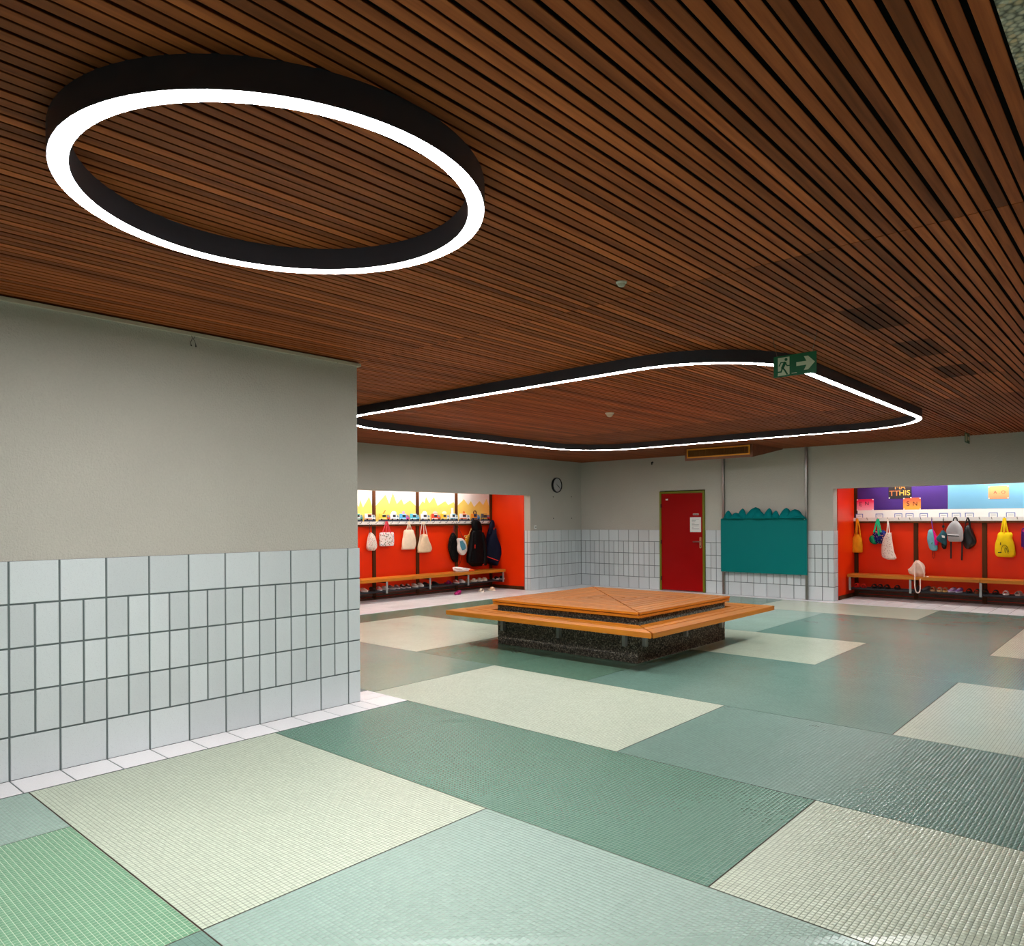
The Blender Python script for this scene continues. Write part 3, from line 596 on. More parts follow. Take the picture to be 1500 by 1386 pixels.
def softbody(side, rows, depth, d0, n=30, k=18, wr=.07, ex=2.4, ph=0, quilt=0, turn=0):   # turn: the right edge stands out by +turn, the left by -turn
    # rows: (v, uL, uR[, depth factor]) outline in the photo, top to bottom; depth: half thickness
    R_ = []
    for row in rows:
        v, ul, ur = row[:3]; f = row[3] if len(row) > 3 else 1
        a0, z0 = loc(side, ul, v, d0-turn); a1, z1 = loc(side, ur, v, d0+turn); R_.append(((a0+a1)/2, abs(a1-a0)/2, (z0+z1)/2, f))
    rings = []
    for i, (a, w, z, f) in enumerate(crm(R_, k)):
        w = max(w, .004); f = max(f, .08); ring = []; q = 1+quilt*abs(math.sin(i*PI/2)) if quilt else 1
        for j in range(n):
            th = 2*PI*j/n; c, s = math.cos(th), math.sin(th)
            rr_ = (abs(c)**ex+abs(s)**ex)**(-1/ex)*(1+wr*math.sin(5*th+ph+i*.55)*.6+wr*math.sin(9*th+2*ph-i*.3)*.4)*q
            ring.append((a+w*rr_*c, d0+depth*f*rr_*s+turn*rr_*c, z))
        rings.append(ring)
    return MB(TT_[side]).loft(rings)
def strap(side, pts, r=.010, n=8, closed=False):          # pts: (u, v, d)
    P = [(lambda a: (a[0], d, a[1]))(loc(side, u, v, d)) for u, v, d in pts]
    if len(P) > 2 and not closed: P = [tuple(p) for p in crm(P, 4*len(P))]
    return MB(TT_[side]).tube(P, r, n, closed)
def ribbon(side, pts, w=.02, th=.003):                    # flat strap hanging in the wall plane
    P = [(lambda a: np.array((a[0], d, a[1])))(loc(side, u, v, d)) for u, v, d in pts]; P = crm(P, 4*len(P)) if len(P) > 2 else P; rings = []
    for i, p in enumerate(P):
        t_ = P[min(i+1, len(P)-1)]-P[max(i-1, 0)]; s = np.array([t_[2], 0, -t_[0]]); s /= np.linalg.norm(s)+1e-9; o_ = np.array([0, th/2, 0])
        rings.append([p-s*w/2-o_, p+s*w/2-o_, p+s*w/2+o_, p-s*w/2+o_])
    return MB(TT_[side]).loft(rings)
def box3(side, a0, a1, d0, d1, z0, z1): return MB(TT_[side]).box(a0, a1, d0, d1, z0, z1)
def patch(side, pts, d, th=.002):                         # flat print or paper cut: photo outline at depth d
    return MB(TT_[side]).prism([loc(side, u, v, d) for u, v in pts], d, d+th, 'y')
def cloth(c, var=.14, sc=16): return plain(c, .85, var=var, sc=sc, bmp=.5, spec=.2)
def speckle(name, base, spots, sc=60, thr=.42):
    M, t, b = nt(name); v = coords(t); vo = nd(t, 'ShaderNodeTexVoronoi'); vo.inputs['Scale'].default_value = sc; t.links.new(v, vo.inputs['Vector'])
    sep = nd(t, 'ShaderNodeSeparateColor'); t.links.new(vo.outputs['Color'], sep.inputs[0]); n = len(spots)
    col = ramp(t, sep.outputs[0], [(i/max(n-1, 1), L(c)) for i, c in enumerate(spots)])
    t.links.new(mixc(t, math_(t, 'LESS_THAN', vo.outputs['Distance'], thr), L(base), col), b.inputs['Base Color']); b.inputs['Roughness'].default_value = .85; b.inputs['Specular IOR Level'].default_value = .1; bump(t, b, noise(t, v, 14, 3), .4, .02); return M
def base_of(side, u, v, d): a, z = loc(side, u, v, d); return Vector(TT_[side](a, d, z))
def text(body, size, mat, side, a, d, z, parent, name='lettering', rot=0):
    cu = bpy.data.curves.new('t', 'FONT'); cu.body = body; cu.size = size; cu.extrude = .001; cu.align_x = 'CENTER'; cu.align_y = 'CENTER'
    o = bpy.data.objects.new('t', cu); COL.objects.link(o); dg = bpy.context.evaluated_depsgraph_get(); me = bpy.data.meshes.new_from_object(o.evaluated_get(dg)); bpy.data.objects.remove(o)
    off = wloc(parent); T = TT_[side]; ca, sa = math.cos(rot), math.sin(rot)
    for vx in me.vertices:
        x, y = vx.co.x*ca-vx.co.y*sa, vx.co.x*sa+vx.co.y*ca; q = T(a+x, d+vx.co.z, z+y); vx.co = Vector(q)-off
    me.materials.clear(); return link(name, me, mat, parent)

# ---- wall benches with shoe racks
def wall_bench(side, a0, a1, brackets, joints, label, zt):
    T = TT_[side]; t = thing('wall_bench', label, 'bench', T((a0+a1)/2, .3, 0)); wd = M_benchy if side == 'L' else M_benchx; e = [a0]+joints+[a1]
    for x, y in zip(e[:-1], e[1:]): part('seat_board', box3(side, x+.003, y-.003, .10, .50, zt-.055, zt), wd, t)
    for a in brackets:
        part('bracket', MB(T).box(a-.017, a+.017, .468, .484, .155, zt-.055), M_gray, t); part('bracket_arm', MB(T).box(a-.012, a+.012, .0, .468, .155, .18).box(a-.012, a+.012, .0, .468, zt-.085, zt-.055), M_rack, t)
    rk = part('shoe_rack', MB(T).box(a0+.03, a1, .438, .466, .180, .203).box(a0+.03, a1, .13, .156, .185, .203), M_rack, t)
    for i in range(4): part('rack_rod', MB(T).tube([(a0+.03, .20+.06*i, .196), (a1, .20+.06*i, .196)], .006, 6), M_rack, rk)
    part('shade_strip', box3(side, a0, a1, .03, .05, .12, .15), M_base, t); return t  # added dark wooden strip, stands in for the shade low under the seat
wall_bench('L', 6.25, 11.455, [7.27, 8.31, 9.345, 10.365, 11.40], [8.9], 'long wooden wall bench with shoe rack below the black jackets', .425)
wall_bench('R', -4.385, .3, [-4.345, -3.345, -2.30, -1.26, -.22], [-2.305], 'long wooden wall bench with shoe rack below the yellow bag', .448)
# ---- hook rails
def hook_rail(side, a0, a1, label, hooks, z0, z1):
    T = TT_[side]; t = thing('hook_rail', label, 'coat rack', T((a0+a1)/2, .05, z0))
    part('rail', MB(T).prism([(.035, z0), (.075, z0), (.075, z1-.012), (.063, z1), (.035, z1)] if False else [(a0, z0), (a1, z0), (a1, z1), (a0, z1)], .036, .07, 'y'), plain((226, 220, 216), .35, name='rail_white'), t)
    part('under_rail', box3(side, a0, a1, .036, .066, z0-.035, z0-.002), M_post, t)
    hm = plain((150, 144, 140), .3, .8, name='hook_metal')
    for a in hooks: part('hook', MB(T).tube([(a, .068, z1-.03), (a, .10, z1-.028), (a, .122, z1-.018), (a, .128, z1+.004)], .006, 6), hm, t, True)
    return t
hook_rail('L', 6.3, 11.47, 'white hook rail under the paper trucks in the alcove', [8.02+.1755*i for i in range(-9, 20)], 1.398, 1.452)
hook_rail('R', -4.40, .4, 'white hook rail under the name labels in the alcove', [loc('R', 1270, 760, .1)[0]-.35+.1775*i for i in range(0, 27)], 1.408, 1.468)
# ---- left alcove: mural sheets with yellow hills
yel = plain((247, 210, 106), .7, var=.06, name='yellow_print', sc=6); wsh = plain((246, 236, 234), .7, var=.03, name='mural_white')
def zz(x0, s, pts): return [(x0+x/s, 700+y/s) for x, y in pts]
Zs = [zz(520, 9.375, [(-300, 390), (-200, 300), (-90, 400), (0, 330), (55, 400), (70, 300), (110, 410), (195, 260), (255, 390)]),
      zz(520, 9.375, [(296, 390), (420, 230), (470, 360), (520, 200), (575, 360), (640, 290), (670, 370), (755, 310), (850, 385)]),
      zz(520, 9.375, [(888, 400), (930, 320), (955, 350), (975, 260), (1020, 350), (1085, 265), (1135, 385), (1240, 320), (1280, 375), (1355, 335), (1380, 360)]),
      zz(640, 9.375, [(286, 385), (370, 295), (430, 375), (465, 320), (510, 400), (585, 320), (635, 375), (680, 290), (730, 395)])]
for n, ((a, b), Z) in enumerate(zip(((7.359, 8.341), (8.409, 9.391), (9.459, 10.436), (10.504, 11.466)), Zs)):
    lb = ['white mural sheet with yellow hills behind the trucks by the wing wall', 'white mural sheet with yellow hills between two posts above the cream bags', 'white mural sheet with yellow hills above the black dotted pouch', 'white mural sheet with yellow hills above the black jacket'][n]
    t = thing('mural_sheet', lb, 'mural', TL((a+b)/2, .016, 1.45)); part('sheet', box3('L', a+.004, b-.004, .0125, .02, 1.453, 2.30), wsh, t)
    P = [loc('L', u, v, .02) for u, v in Z]; P = [(min(max(x, a+.005), b-.005), z) for x, z in P]; P[0] = (a+.005, P[0][1]); P[-1] = (b-.005, P[-1][1])
    part('yellow_hills', MB(TL).prism([(b-.005, 1.456), (a+.005, 1.456)]+P, .0201, .0216, 'y'), yel, t)
# paper food trucks standing above the rail
def truck(uL, uR, body, cabc, acc, top, lab, vt=752.6):
    d = .05; a0, zt = loc('L', uL, vt, d); a1, _ = loc('L', uR, vt, d); w = a1-a0; z0 = 1.456
    t = thing('paper_truck', lab, 'paper truck', TL((a0+a1)/2, d, z0), 'paper trucks on the hook rail'); P = lambda f, g: (a0+f*w, z0+g*(zt-z0))
    pz = lambda pts, k0, k1: MB(TL).prism([P(*p) for p in pts], d+k0, d+k1, 'y')
    part('road', pz([(-.05, .0), (1.05, .0), (1.0, .22), (0, .22)], -.006, .0), plain((72, 80, 98), .7), t)
    bd = part('body', pz([(.0, .26), (.68, .26), (.68, .97), (.64, 1.0), (.03, 1.0), (0, .97)], .0, .012), plain(body, .7), t)
    part('cab', pz([(.68, .26), (1.0, .26), (1.0, .5), (.9, .84), (.68, .84)], .0, .010), plain(cabc, .7), t)
    part('side_window', pz([(.28, .56), (.6, .56), (.6, .86), (.28, .86)], .012, .014), plain((40, 40, 46), .5), bd)
    part('windscreen', pz([(.74, .52), (.95, .52), (.87, .78), (.74, .78)], .010, .012), plain((120, 150, 170), .4), t)
    part('awning', pz([(.24, .84), (.64, .84), (.6, .95), (.28, .95)], .012, .022), plain(acc, .7), bd)
    part('stripe', pz([(.02, .30), (.66, .30), (.66, .40), (.02, .40)], .012, .0135), plain(acc, .7), bd)
    for f in (.2, .82):
        c_ = P(f, .24); part('wheel', MB(TL).lathe([(0, .012), (.017, .012), (.017, .018), (0, .018)], (c_[0], d, c_[1]), 'y', 14), M_black, t)
    if top: 
        kind, tc = top; c_ = P(.42, 1.0); mt = plain(tc, .7)
        if kind == 'stick': part('topper', MB(TL).prism([(c_[0]-.02, c_[1]), (c_[0]+.005, c_[1]), (c_[0]+.05, c_[1]+.06), (c_[0]+.035, c_[1]+.068)], d, d+.006, 'y'), mt, t)
        elif kind == 'ball': part('topper', MB(TL).lathe([(0, 0), (.03, 0), (.03, .006), (0, .006)], (c_[0], d, c_[1]+.022), 'y', 16), mt, t)
        elif kind == 'cloud':
            part('topper', MB(TL).prism([(c_[0]-.06, c_[1]), (c_[0]+.06, c_[1]), (c_[0]+.055, c_[1]+.03), (c_[0]+.02, c_[1]+.05), (c_[0]-.03, c_[1]+.048), (c_[0]-.058, c_[1]+.025)], d, d+.006, 'y'), mt, t)
        elif kind == 'sign': part('topper', MB(TL).box(c_[0]-.06, c_[0]-.0, d, d+.006, c_[1], c_[1]+.12), mt, t)
        elif kind == 'donut': part('topper', MB(TL).tube([(c_[0]+.04*math.cos(q*PI/8), d+.006, c_[1]+.02+.04*math.sin(q*PI/8)) for q in range(16)], .011, 6, True), mt, t)
W_ = (238, 240, 244)
for a in ((519, 531, W_, (60, 150, 140), (60, 170, 160), None, 'white and teal paper truck beside the wing wall'),
          (534, 549.5, W_, (236, 236, 236), (240, 120, 50), None, 'white paper truck with orange stripe above the small dotted pouch'),
          (555, 571, (250, 206, 70), (200, 70, 50), (250, 226, 150), ('stick', (240, 120, 30)), 'yellow paper truck with an orange stick on its roof'),
          (571.5, 584, W_, (240, 240, 244), (210, 215, 230), ('cloud', (246, 246, 250)), 'plain white paper truck with white cloud on its roof'),
          (585, 599, (90, 176, 226), (226, 70, 160), (180, 220, 250), ('ball', (240, 150, 200)), 'light blue paper truck with pink cab and pink ball'),
          (600.5, 614, (90, 190, 220), (110, 190, 220), (230, 245, 250), None, 'plain light blue paper truck next to a wooden post'),
          (616, 629.8, W_, (236, 226, 190), (235, 235, 245), ('cloud', (250, 250, 250)), 'white paper truck with cream cab and white roof cloud'),
          (632, 644.5, (226, 70, 44), (226, 80, 54), (240, 240, 240), ('cloud', (236, 200, 190)), 'red paper truck on the hook rail'),
          (645.5, 658, (250, 200, 50), (240, 240, 240), (240, 220, 150), ('cloud', (250, 240, 220)), 'yellow paper truck with white cab'),
          (659, 670.5, W_, (236, 240, 244), (90, 170, 200), ('sign', (250, 248, 240)), 'white paper truck carrying a tall white sign'),
          (673, 688, W_, (236, 236, 240), (240, 116, 40), ('ball', (240, 130, 50)), 'white and orange paper truck with orange ball on its roof'),
          (690, 702.6, (240, 150, 40), (70, 140, 200), (40, 80, 130), ('donut', (110, 60, 30)), 'orange and blue paper truck with brown ring on its roof'),
          (704.6, 717, (90, 90, 96), (190, 30, 40), (240, 190, 60), None, 'grey paper truck with red cab')): truck(*a)

# ---- left alcove: hanging bags and jackets (outlines from the photo, depth from the rail)
def bag(side, name, label, cat, rows, depth, mat, straps=(), smat=None, d0=None, sr=.008, **kw):
    d0 = d0 or depth+.025; v = rows[-1][0]; u = (rows[-1][1]+rows[-1][2])/2
    t = thing(name, label, cat, base_of(side, u, v, d0)); part('body', softbody(side, rows, depth, d0, **kw), mat, t, True)
    for s in straps: part('strap', strap(side, s, sr), smat or mat, t, True)
    return t
cream = cloth((236, 216, 190)); HK = .115
dot = speckle('cream_dotted', (226, 214, 204), [(70, 60, 60), (200, 120, 110), (120, 110, 100)], 45, .30)
bag('L', 'drawstring_bag', 'small cream drawstring bag with dark specks hanging by the wing wall', 'bag', [(780.5, 541.5, 544, .5), (784, 540.5, 547.5, .7), (789, 539, 549.5), (798, 537.3, 551), (803, 537.5, 551), (806.5, 540, 548.5, .6)], .06, dot,
    [[(541.5, 768, HK), (541.2, 775, .1), (542, 783, .09)], [(544, 768, HK), (545.5, 775, .1), (545, 784, .09)]], plain((60, 50, 50), .8), sr=.004)
pat = speckle('floral_print', (238, 226, 222), [(220, 90, 80), (120, 160, 190), (230, 150, 140), (90, 120, 100), (240, 200, 190)], 34, .42)
bag('L', 'tote_bag', 'patterned white tote bag with pink handles', 'bag', [(779.8, 558, 575.5, .6), (782, 557, 576), (790, 556.4, 575.9), (798, 556.4, 575.9), (800, 557, 575.5, .8)], .05, pat,
    [[(560.5, 781, .1), (564, 770, .11), (565.5, 764, HK), (566.5, 770, .115), (565.5, 781, .12)], [(570, 781, .1), (568, 771, .1), (566.2, 764, HK)], [(572.5, 781, .12), (569.5, 771, .12), (567.3, 764, HK)]], cloth((232, 74, 90)), sr=.009, ex=4, wr=.03)
bag('L', 'tote_bag', 'plain cream cotton tote bag with three straps beside a wooden post', 'bag', [(776, 593.5, 604, .5), (778.5, 592, 605.5, .8), (786, 591, 607.5), (796, 589.2, 608.3), (803, 588.6, 607.5), (805, 589, 607, .7)], .055, cream,
    [[(595.5, 777, .1), (597.3, 770, .11), (598.5, 764, HK)], [(599, 777, .12), (599.2, 770, .12), (599.2, 764, HK)], [(603, 777, .1), (601, 770, .11), (599.6, 764, HK)]], cream)
bag('L', 'drawstring_bag', 'cream gathered drawstring bag with long cords hanging over a post', 'bag', [(782.5, 618.5, 623, .4), (785, 617.5, 625), (793, 614.5, 628), (803, 612, 631), (808, 612.2, 630.5), (809.5, 614, 628, .7)], .06, cloth((222, 196, 164)),
    [[(618.7, 765, HK), (616, 780, .1), (613.3, 800, .09)], [(620.3, 765, HK), (620.8, 775, .1), (621, 784, .09)], [(621.5, 765, HK), (624, 776, .1), (626.5, 788, .09)]], cloth((238, 220, 196)), sr=.007, wr=.12)
blackdot = speckle('black_dotted', (8, 8, 8), [(150, 120, 90), (40, 34, 30), (170, 150, 120)], 70, .16)
bag('L', 'pouch', 'long black dotted pouch hanging in front of a post', 'bag', [(780.5, 662.5, 664.5, .4), (785, 660.5, 667), (793, 657.8, 670), (803, 657, 671.5), (812, 659, 671), (820, 662.5, 670.5), (823.5, 665.5, 670, .5)], .05, blackdot,
    [[(664.6, 771, HK), (664, 778, .1), (663.3, 783, .1)], [(666.5, 766, HK), (665.5, 776, .1), (664.5, 784, .1)]], plain((40, 38, 50), .8), sr=.005)
p = bag('L', 'swim_bag', 'white and teal rounded bag with dark cords beside the dotted pouch', 'bag', [(788.5, 670.5, 675, .4), (790.5, 670, 678.5, .8), (796, 671, 682), (803, 670.2, 683), (808, 671.2, 682.6), (812, 674.5, 680.5, .7), (813.2, 676, 679, .4)], .06, cloth((226, 220, 214)),
    [[(668.5, 765, HK), (672, 774, .1), (679, 790, .1)], [(676.5, 812, .1), (675.5, 820, .08), (673.5, 826, .07), (671, 828.5, .07)], [(674, 811, .1), (672.5, 820, .08), (674, 826, .07)]], plain((30, 28, 30), .8), sr=.004, d0=.19)
part('teal_print', patch('L', [(673.5, 793), (677.5, 792), (681.3, 798), (682.3, 803), (680, 805.5), (677, 806.5), (674.5, 801)], .249, .008), cloth((80, 140, 160), .4, 60), p)
p = bag('L', 'gym_bag', 'mustard yellow bag half hidden behind the black jacket', 'bag', [(783, 686, 690, .5), (787, 683, 691), (793, 681, 692), (800, 682.5, 692), (803.6, 683.7, 691, .7)], .032, cloth((196, 134, 30), .3),
    [[(691.5, 773, .075), (688, 780, .07), (685.5, 787, .07)], [(680.5, 785, .1), (684, 784.5, .12), (687, 786.5, .12)], [(680.2, 785, .1), (681.5, 787.5, .12), (686, 788.5, .12)]], cloth((222, 176, 110)), sr=.007)
navy = plain((14, 17, 40), .55, var=.3, sc=14, bmp=.3, spec=.12); blk = plain((7, 7, 9), .5, var=.3, sc=16, bmp=.3, spec=.12); redt = plain((222, 40, 18), .6)
t = thing('jacket', 'black quilted winter jacket with hood hanging from the hook rail', 'jacket', base_of('L', 697, 829, .13))
part('hood', softbody('L', [(762, 694, 699, .5), (764.5, 692.3, 702), (770, 692, 704), (776, 693, 705), (781.5, 695, 704.6, .8)], .075, .17, wr=.06), blk, t, True)
part('coat_body', softbody('L', [(777, 692.5, 704, .7), (783, 690.5, 706.5), (795, 689, 710.5), (806, 687, 711.5), (818, 685.5, 711.8), (825, 687.5, 711), (829.5, 692, 705, .6)], .085, .195, wr=.05, k=27, quilt=.07), blk, t, True)
part('sleeve', softbody('L', [(780, 703.5, 707.5, .6), (788, 704.5, 709.8), (800, 706, 711), (813, 707, 711.8), (827, 706, 712, .9), (828, 706.5, 711.5, .5)], .06, .245, wr=.05, k=23, quilt=.08), blk, t, True)
part('sleeve', softbody('L', [(780, 690.5, 694, .6), (795, 688, 692.5), (810, 685.5, 690.5), (823, 684.7, 690, .8), (824, 685, 689.5, .5)], .06, .215, wr=.05, k=23, quilt=.08), blk, t, True)
part('zip_pull', patch('L', [(695.3, 798), (696.3, 798), (696, 803.5), (695.2, 803.5)], .284, .006), redt, t); part('cuff_tab', patch('L', [(706.5, 827.2), (709, 826), (708.8, 827.6), (706.6, 828.4)], .30, .006), redt, t)
t = thing('jacket', 'navy blue jacket with red hem stripe at the end of the hook rail', 'jacket', base_of('L', 724, 829, .25))
part('hood', softbody('L', [(762, 720, 722, .5), (766, 718.5, 723.5), (775, 716.5, 724), (783, 715, 724.5, .8)], .045, .17, wr=.06), navy, t, True)
part('coat_body', softbody('L', [(774, 718, 724.5, .6), (784, 714, 727), (796, 711.8, 731.5), (806, 711.5, 733.5), (815, 712, 733), (823, 714, 730.5), (828.5, 719, 728, .6)], .055, .19, wr=.08, k=20, turn=.085), navy, t, True)
part('red_stripe', ribbon('L', [(713.2, 815.4, .165), (717.5, 816.9, .215), (722, 818.5, .25), (726, 820, .28), (730, 821.6, .297)], .016, .005), redt, t); part('red_lining', patch('L', [(722.8, 775.5), (724, 772.5), (724.3, 774), (723.6, 776.5)], .255, .006), redt, t)
t = thing('folded_shirt', 'crumpled white and orange shirt lying on the wooden bench', 'clothing', base_of('L', 679, 833, .30))
part('white_cloth', softbody('L', [(831.6, 666.5, 670, .4), (832.6, 664.8, 676, .8), (834.6, 665, 686), (837.2, 665.8, 689), (838.2, 668, 688, .8)], .10, .30, wr=.1), plain((234, 228, 228), .85, var=.1, sc=12, bmp=.3), t, True)
part('orange_cloth', softbody('L', [(834.6, 680, 688, .4), (836, 678, 693.5, .8), (837.6, 679, 694, .8)], .085, .33, wr=.1), plain((238, 92, 24), .8, var=.15, sc=14, bmp=.3), t, True)
def settle(t, z):                                         # rest a thing on the level z
    bpy.context.view_layer.update(); zs = [(c.matrix_world @ Vector(v)).z for c in t.children_recursive if c.type == 'MESH' for v in c.bound_box]; t.location.z += z-min(zs)
settle(t, .4255)
# ---- right alcove: coloured paper, children's name sheets, name labels
BXs = (-4.336, -2.854); vio = plain((62, 28, 112), .75, var=.08, name='violet_paper', sc=6); sky = plain((112, 168, 200), .75, var=.06, name='sky_paper', sc=4)
solo('paper_sheet', box3('R', -4.334, -2.857, .036, .04, 1.612, 2.30), vio, 'violet paper sheet covering the wall above white label strip', 'paper')
solo('paper_sheet', box3('R', -2.853, -.25, .036, .04, 1.612, 2.30), sky, 'light blue paper sheet covering the wall above white label strip', 'paper')
solo('label_strip', box3('R', -4.334, .4, .036, .046, 1.469, 1.61), M_paper, 'long white strip carrying the blue framed name labels', 'strip')
def grad(name, c1, c2, z0, z1):
    M, t, b = nt(name); g = nd(t, 'ShaderNodeTexCoord'); s = nd(t, 'ShaderNodeSeparateXYZ'); t.links.new(g.outputs['Generated'], s.inputs[0])
    n = noise(t, coords(t, 'Object', (4, 4, 30)), 1.2, 3); f = math_(t, 'ADD', math_(t, 'MULTIPLY', s.outputs[2], .8), math_(t, 'MULTIPLY', n, .25))
    t.links.new(ramp(t, f, [(.15, L(c2)), (.8, L(c1))]), b.inputs['Base Color']); b.inputs['Roughness'].default_value = .8; return M
def sheet(u0, u1, v0, v1, mat, label, words, d=.042):
    a0, z1 = loc('R', u0, v0, d); a1, z0 = loc('R', u1, v1, d); t = thing('name_sheet', label, 'paper', TR((a0+a1)/2, d, z0))
    pp = part('paper', box3('R', a0, a1, d, d+.003, z0, z1), mat, t)
    for i, (w, sz, fx, fz, col) in enumerate(words): text(w, sz, plain(col, .7, var=.02), 'R', a0+fx*(a1-a0), d+.003, z0+fz*(z1-z0), t)
    for a in (a0+.012, a1-.012):
        for z in (z0+.012, z1-.012): part('pin', MB(TR).lathe([(0, 0), (.012, 0), (.010, .006), (0, .007)], (a, d+.003, z), 'y', 10), M_white, t, True)
sheet(1255, 1280, 731.5, 748, grad('pink_wash', (244, 20, 90), (250, 170, 190), 0, 1), 'pink washed paper sheet with two black letters', [('E', .115, .24, .55, (40, 10, 20)), ('N', .095, .60, .60, (60, 10, 30))])
sheet(1301.5, 1335.5, 694, 730, plain((38, 33, 36), .8, name='black_paper'), 'black paper sheet with orange and yellow hand lettering', [('TT', .135, .25, .20, (236, 120, 60)), ('HIS', .130, .70, .21, (240, 190, 70)), ('MA', .125, .5, .45, (238, 150, 60))])
sheet(1323, 1349, 729.5, 746.6, grad('orange_wash', (244, 90, 60), (250, 170, 60), 0, 1), 'orange washed paper sheet with thick black letters on violet', [('S', .12, .28, .5, (20, 14, 14)), ('N', .105, .68, .48, (20, 14, 14))])
sheet(1447.5, 1478, 712.5, 730.5, grad('salmon_wash', (252, 176, 110), (246, 140, 100), 0, 1), 'salmon washed paper sheet with small letters on light blue', [('A . O', .075, .55, .5, (150, 40, 50))])
blu = plain((70, 96, 176), .6, name='label_blue'); gtx = plain((150, 150, 158), .7)
for u, w in ((1258.8, 'above the mustard tote bag'), (1288.2, 'above the navy floral bag'), (1316, 'between the pale speckled bag and a post'), (1332.4, 'above a bare hook before a post'), (1353.2, 'right past a post'), (1382, 'above the dark teal pouch'), (1400.7, 'above the grey backpack'), (1420, 'above the black drawstring bag'), (1455, 'past a post before the yellow bag'), (1480.5, 'past the yellow bag'), (1507, 'above the purple backpack')):
    a, z = loc('R', u, 757.4, .046); t = thing('name_label', 'white name label with blue frame '+w, 'label', TR(a, .046, 1.472), 'blue framed name labels'); w, h = .064, .072
    part('card', box3('R', a-w, a+w, .046, .048, 1.472, 1.472+h), M_paper, t)
    part('frame', MB(TR).box(a-w, a+w, .048, .0495, 1.472+h-.011, 1.472+h).box(a-w, a-w+.010, .048, .0495, 1.472, 1.472+h-.011).box(a+w-.010, a+w, .048, .0495, 1.472, 1.472+h-.011), blu, t)
    part('print', box3('R', a-w*.6, a+w*.6, .048, .0488, 1.498, 1.506), gtx, t)
# ---- right alcove: bags
must = cloth((232, 150, 20))
bag('R', 'tote_bag', 'mustard orange tote bag at the end of the hook rail', 'bag', [(783, 1253.5, 1258, .5), (787, 1250, 1261.5, .8), (795, 1247.3, 1262.6), (803, 1246, 1263.5), (808, 1246, 1263), (809.5, 1247.5, 1261.5, .7)], .06, must,
    [[(1251.5, 789, .1), (1254, 772, .11), (1254.8, 759.5, HK)], [(1255, 784, .12), (1255.4, 772, .12), (1255.2, 759.5, HK)], [(1260.5, 787, .1), (1258.7, 772, .11), (1256, 759.5, HK)]], must, wr=.09, sr=.012)
flor = speckle('navy_floral', (30, 36, 100), [(40, 80, 190), (220, 90, 110), (230, 170, 110), (40, 130, 90), (60, 60, 160)], 42, .40)
t = bag('R', 'duffel_bag', 'round navy floral bag with green ends and green straps', 'bag', [(776.6, 1284, 1294, .5), (779, 1280, 1297.5, .8), (786, 1278, 1299.5), (792, 1278.5, 1298), (796.5, 1281.5, 1294, .6)], .07, flor, wr=.04, d0=.12)
part('end_panel', softbody('R', [(784.5, 1276, 1280, .5), (788, 1273.8, 1281.8), (792, 1274, 1283.2), (795.5, 1276.5, 1284.2), (797.5, 1280, 1284, .5)], .08, .14, wr=.03), cloth((12, 104, 66)), t, True)
part('end_panel', softbody('R', [(781.5, 1295, 1298.5, .5), (786, 1292.5, 1298.8), (791, 1293, 1297.5), (793, 1294, 1296, .5)], .045, .125, wr=.03), cloth((20, 130, 90)), t, True)
for s in ([(1285.3, 760, HK), (1282.5, 770, .15), (1280, 780, .19)], [(1285.8, 760, HK), (1286, 772, .19), (1287.6, 785, .215)], [(1286.5, 760, HK), (1288.5, 770, .15), (1290.5, 780, .18)]): part('strap', ribbon('R', s, .026), cloth((24, 170, 116)), t)
bag('R', 'tote_bag', 'long pale cotton bag with small dark and red specks', 'bag', [(780.5, 1298.5, 1306, .4), (783, 1297, 1305.8, .8), (795, 1292.3, 1307), (808, 1291.5, 1309.5), (815, 1292.5, 1312.5), (818, 1296, 1312.5), (819.8, 1300, 1310, .6)], .06, speckle('pale_speckled', (234, 214, 200), [(90, 80, 80), (210, 130, 110), (150, 110, 100)], 48, .28),
    [[(1300.2, 760, HK), (1300, 770, .17), (1299, 783, .22)], [(1300.8, 760, HK), (1302, 771, .18), (1303.2, 783, .22)]], cloth((240, 226, 212)), sr=.008, wr=.07, d0=.25)
lb = cloth((116, 176, 190), .3, 14)
t = bag('R', 'pouch', 'light blue and pink patterned pouch with violet cord', 'bag', [(775.5, 1362, 1366.5, .5), (780, 1359.2, 1368.5), (790, 1358.3, 1371), (800, 1360.5, 1373.5), (805, 1363, 1373.5), (807, 1366, 1371.5, .6)], .05, lb,
    [[(1364.6, 760, HK), (1365.5, 770, .1), (1368.2, 785, .11), (1369.5, 799, .12)]], plain((104, 50, 160), .7), sr=.006)
part('cord_loop', strap('R', [(1366.3, 806, .08), (1365.7, 814, .06), (1367.5, 818.3, .06), (1368.5, 814, .06), (1367.8, 806, .08)], .003), M_black, t, True)
part('pink_pocket', softbody('R', [(777, 1366.5, 1368, .4), (784, 1368, 1371.5), (792, 1368.5, 1374.5), (799, 1369.5, 1374, .6)], .03, .10, wr=.02), cloth((222, 20, 120)), t, True)
part('green_print', patch('R', [(1363.5, 796), (1366.5, 794), (1365.5, 797.5), (1363, 798.5)], .122, .004), cloth((60, 140, 100)), t)
dt = cloth((46, 88, 98))
t = bag('R', 'stuff_sack', 'dark teal pouch with white patch and black cord', 'bag', [(777, 1379.5, 1382, .4), (781, 1377, 1386.5, .8), (788, 1372, 1387), (792, 1373, 1387, .9), (796, 1380, 1387, .8), (799, 1384, 1386.3, .5)], .05, dt, [[(1381.5, 760, HK), (1381.8, 770, .11), (1382, 778, .09)]], M_black, sr=.006, wr=.07, d0=.175)
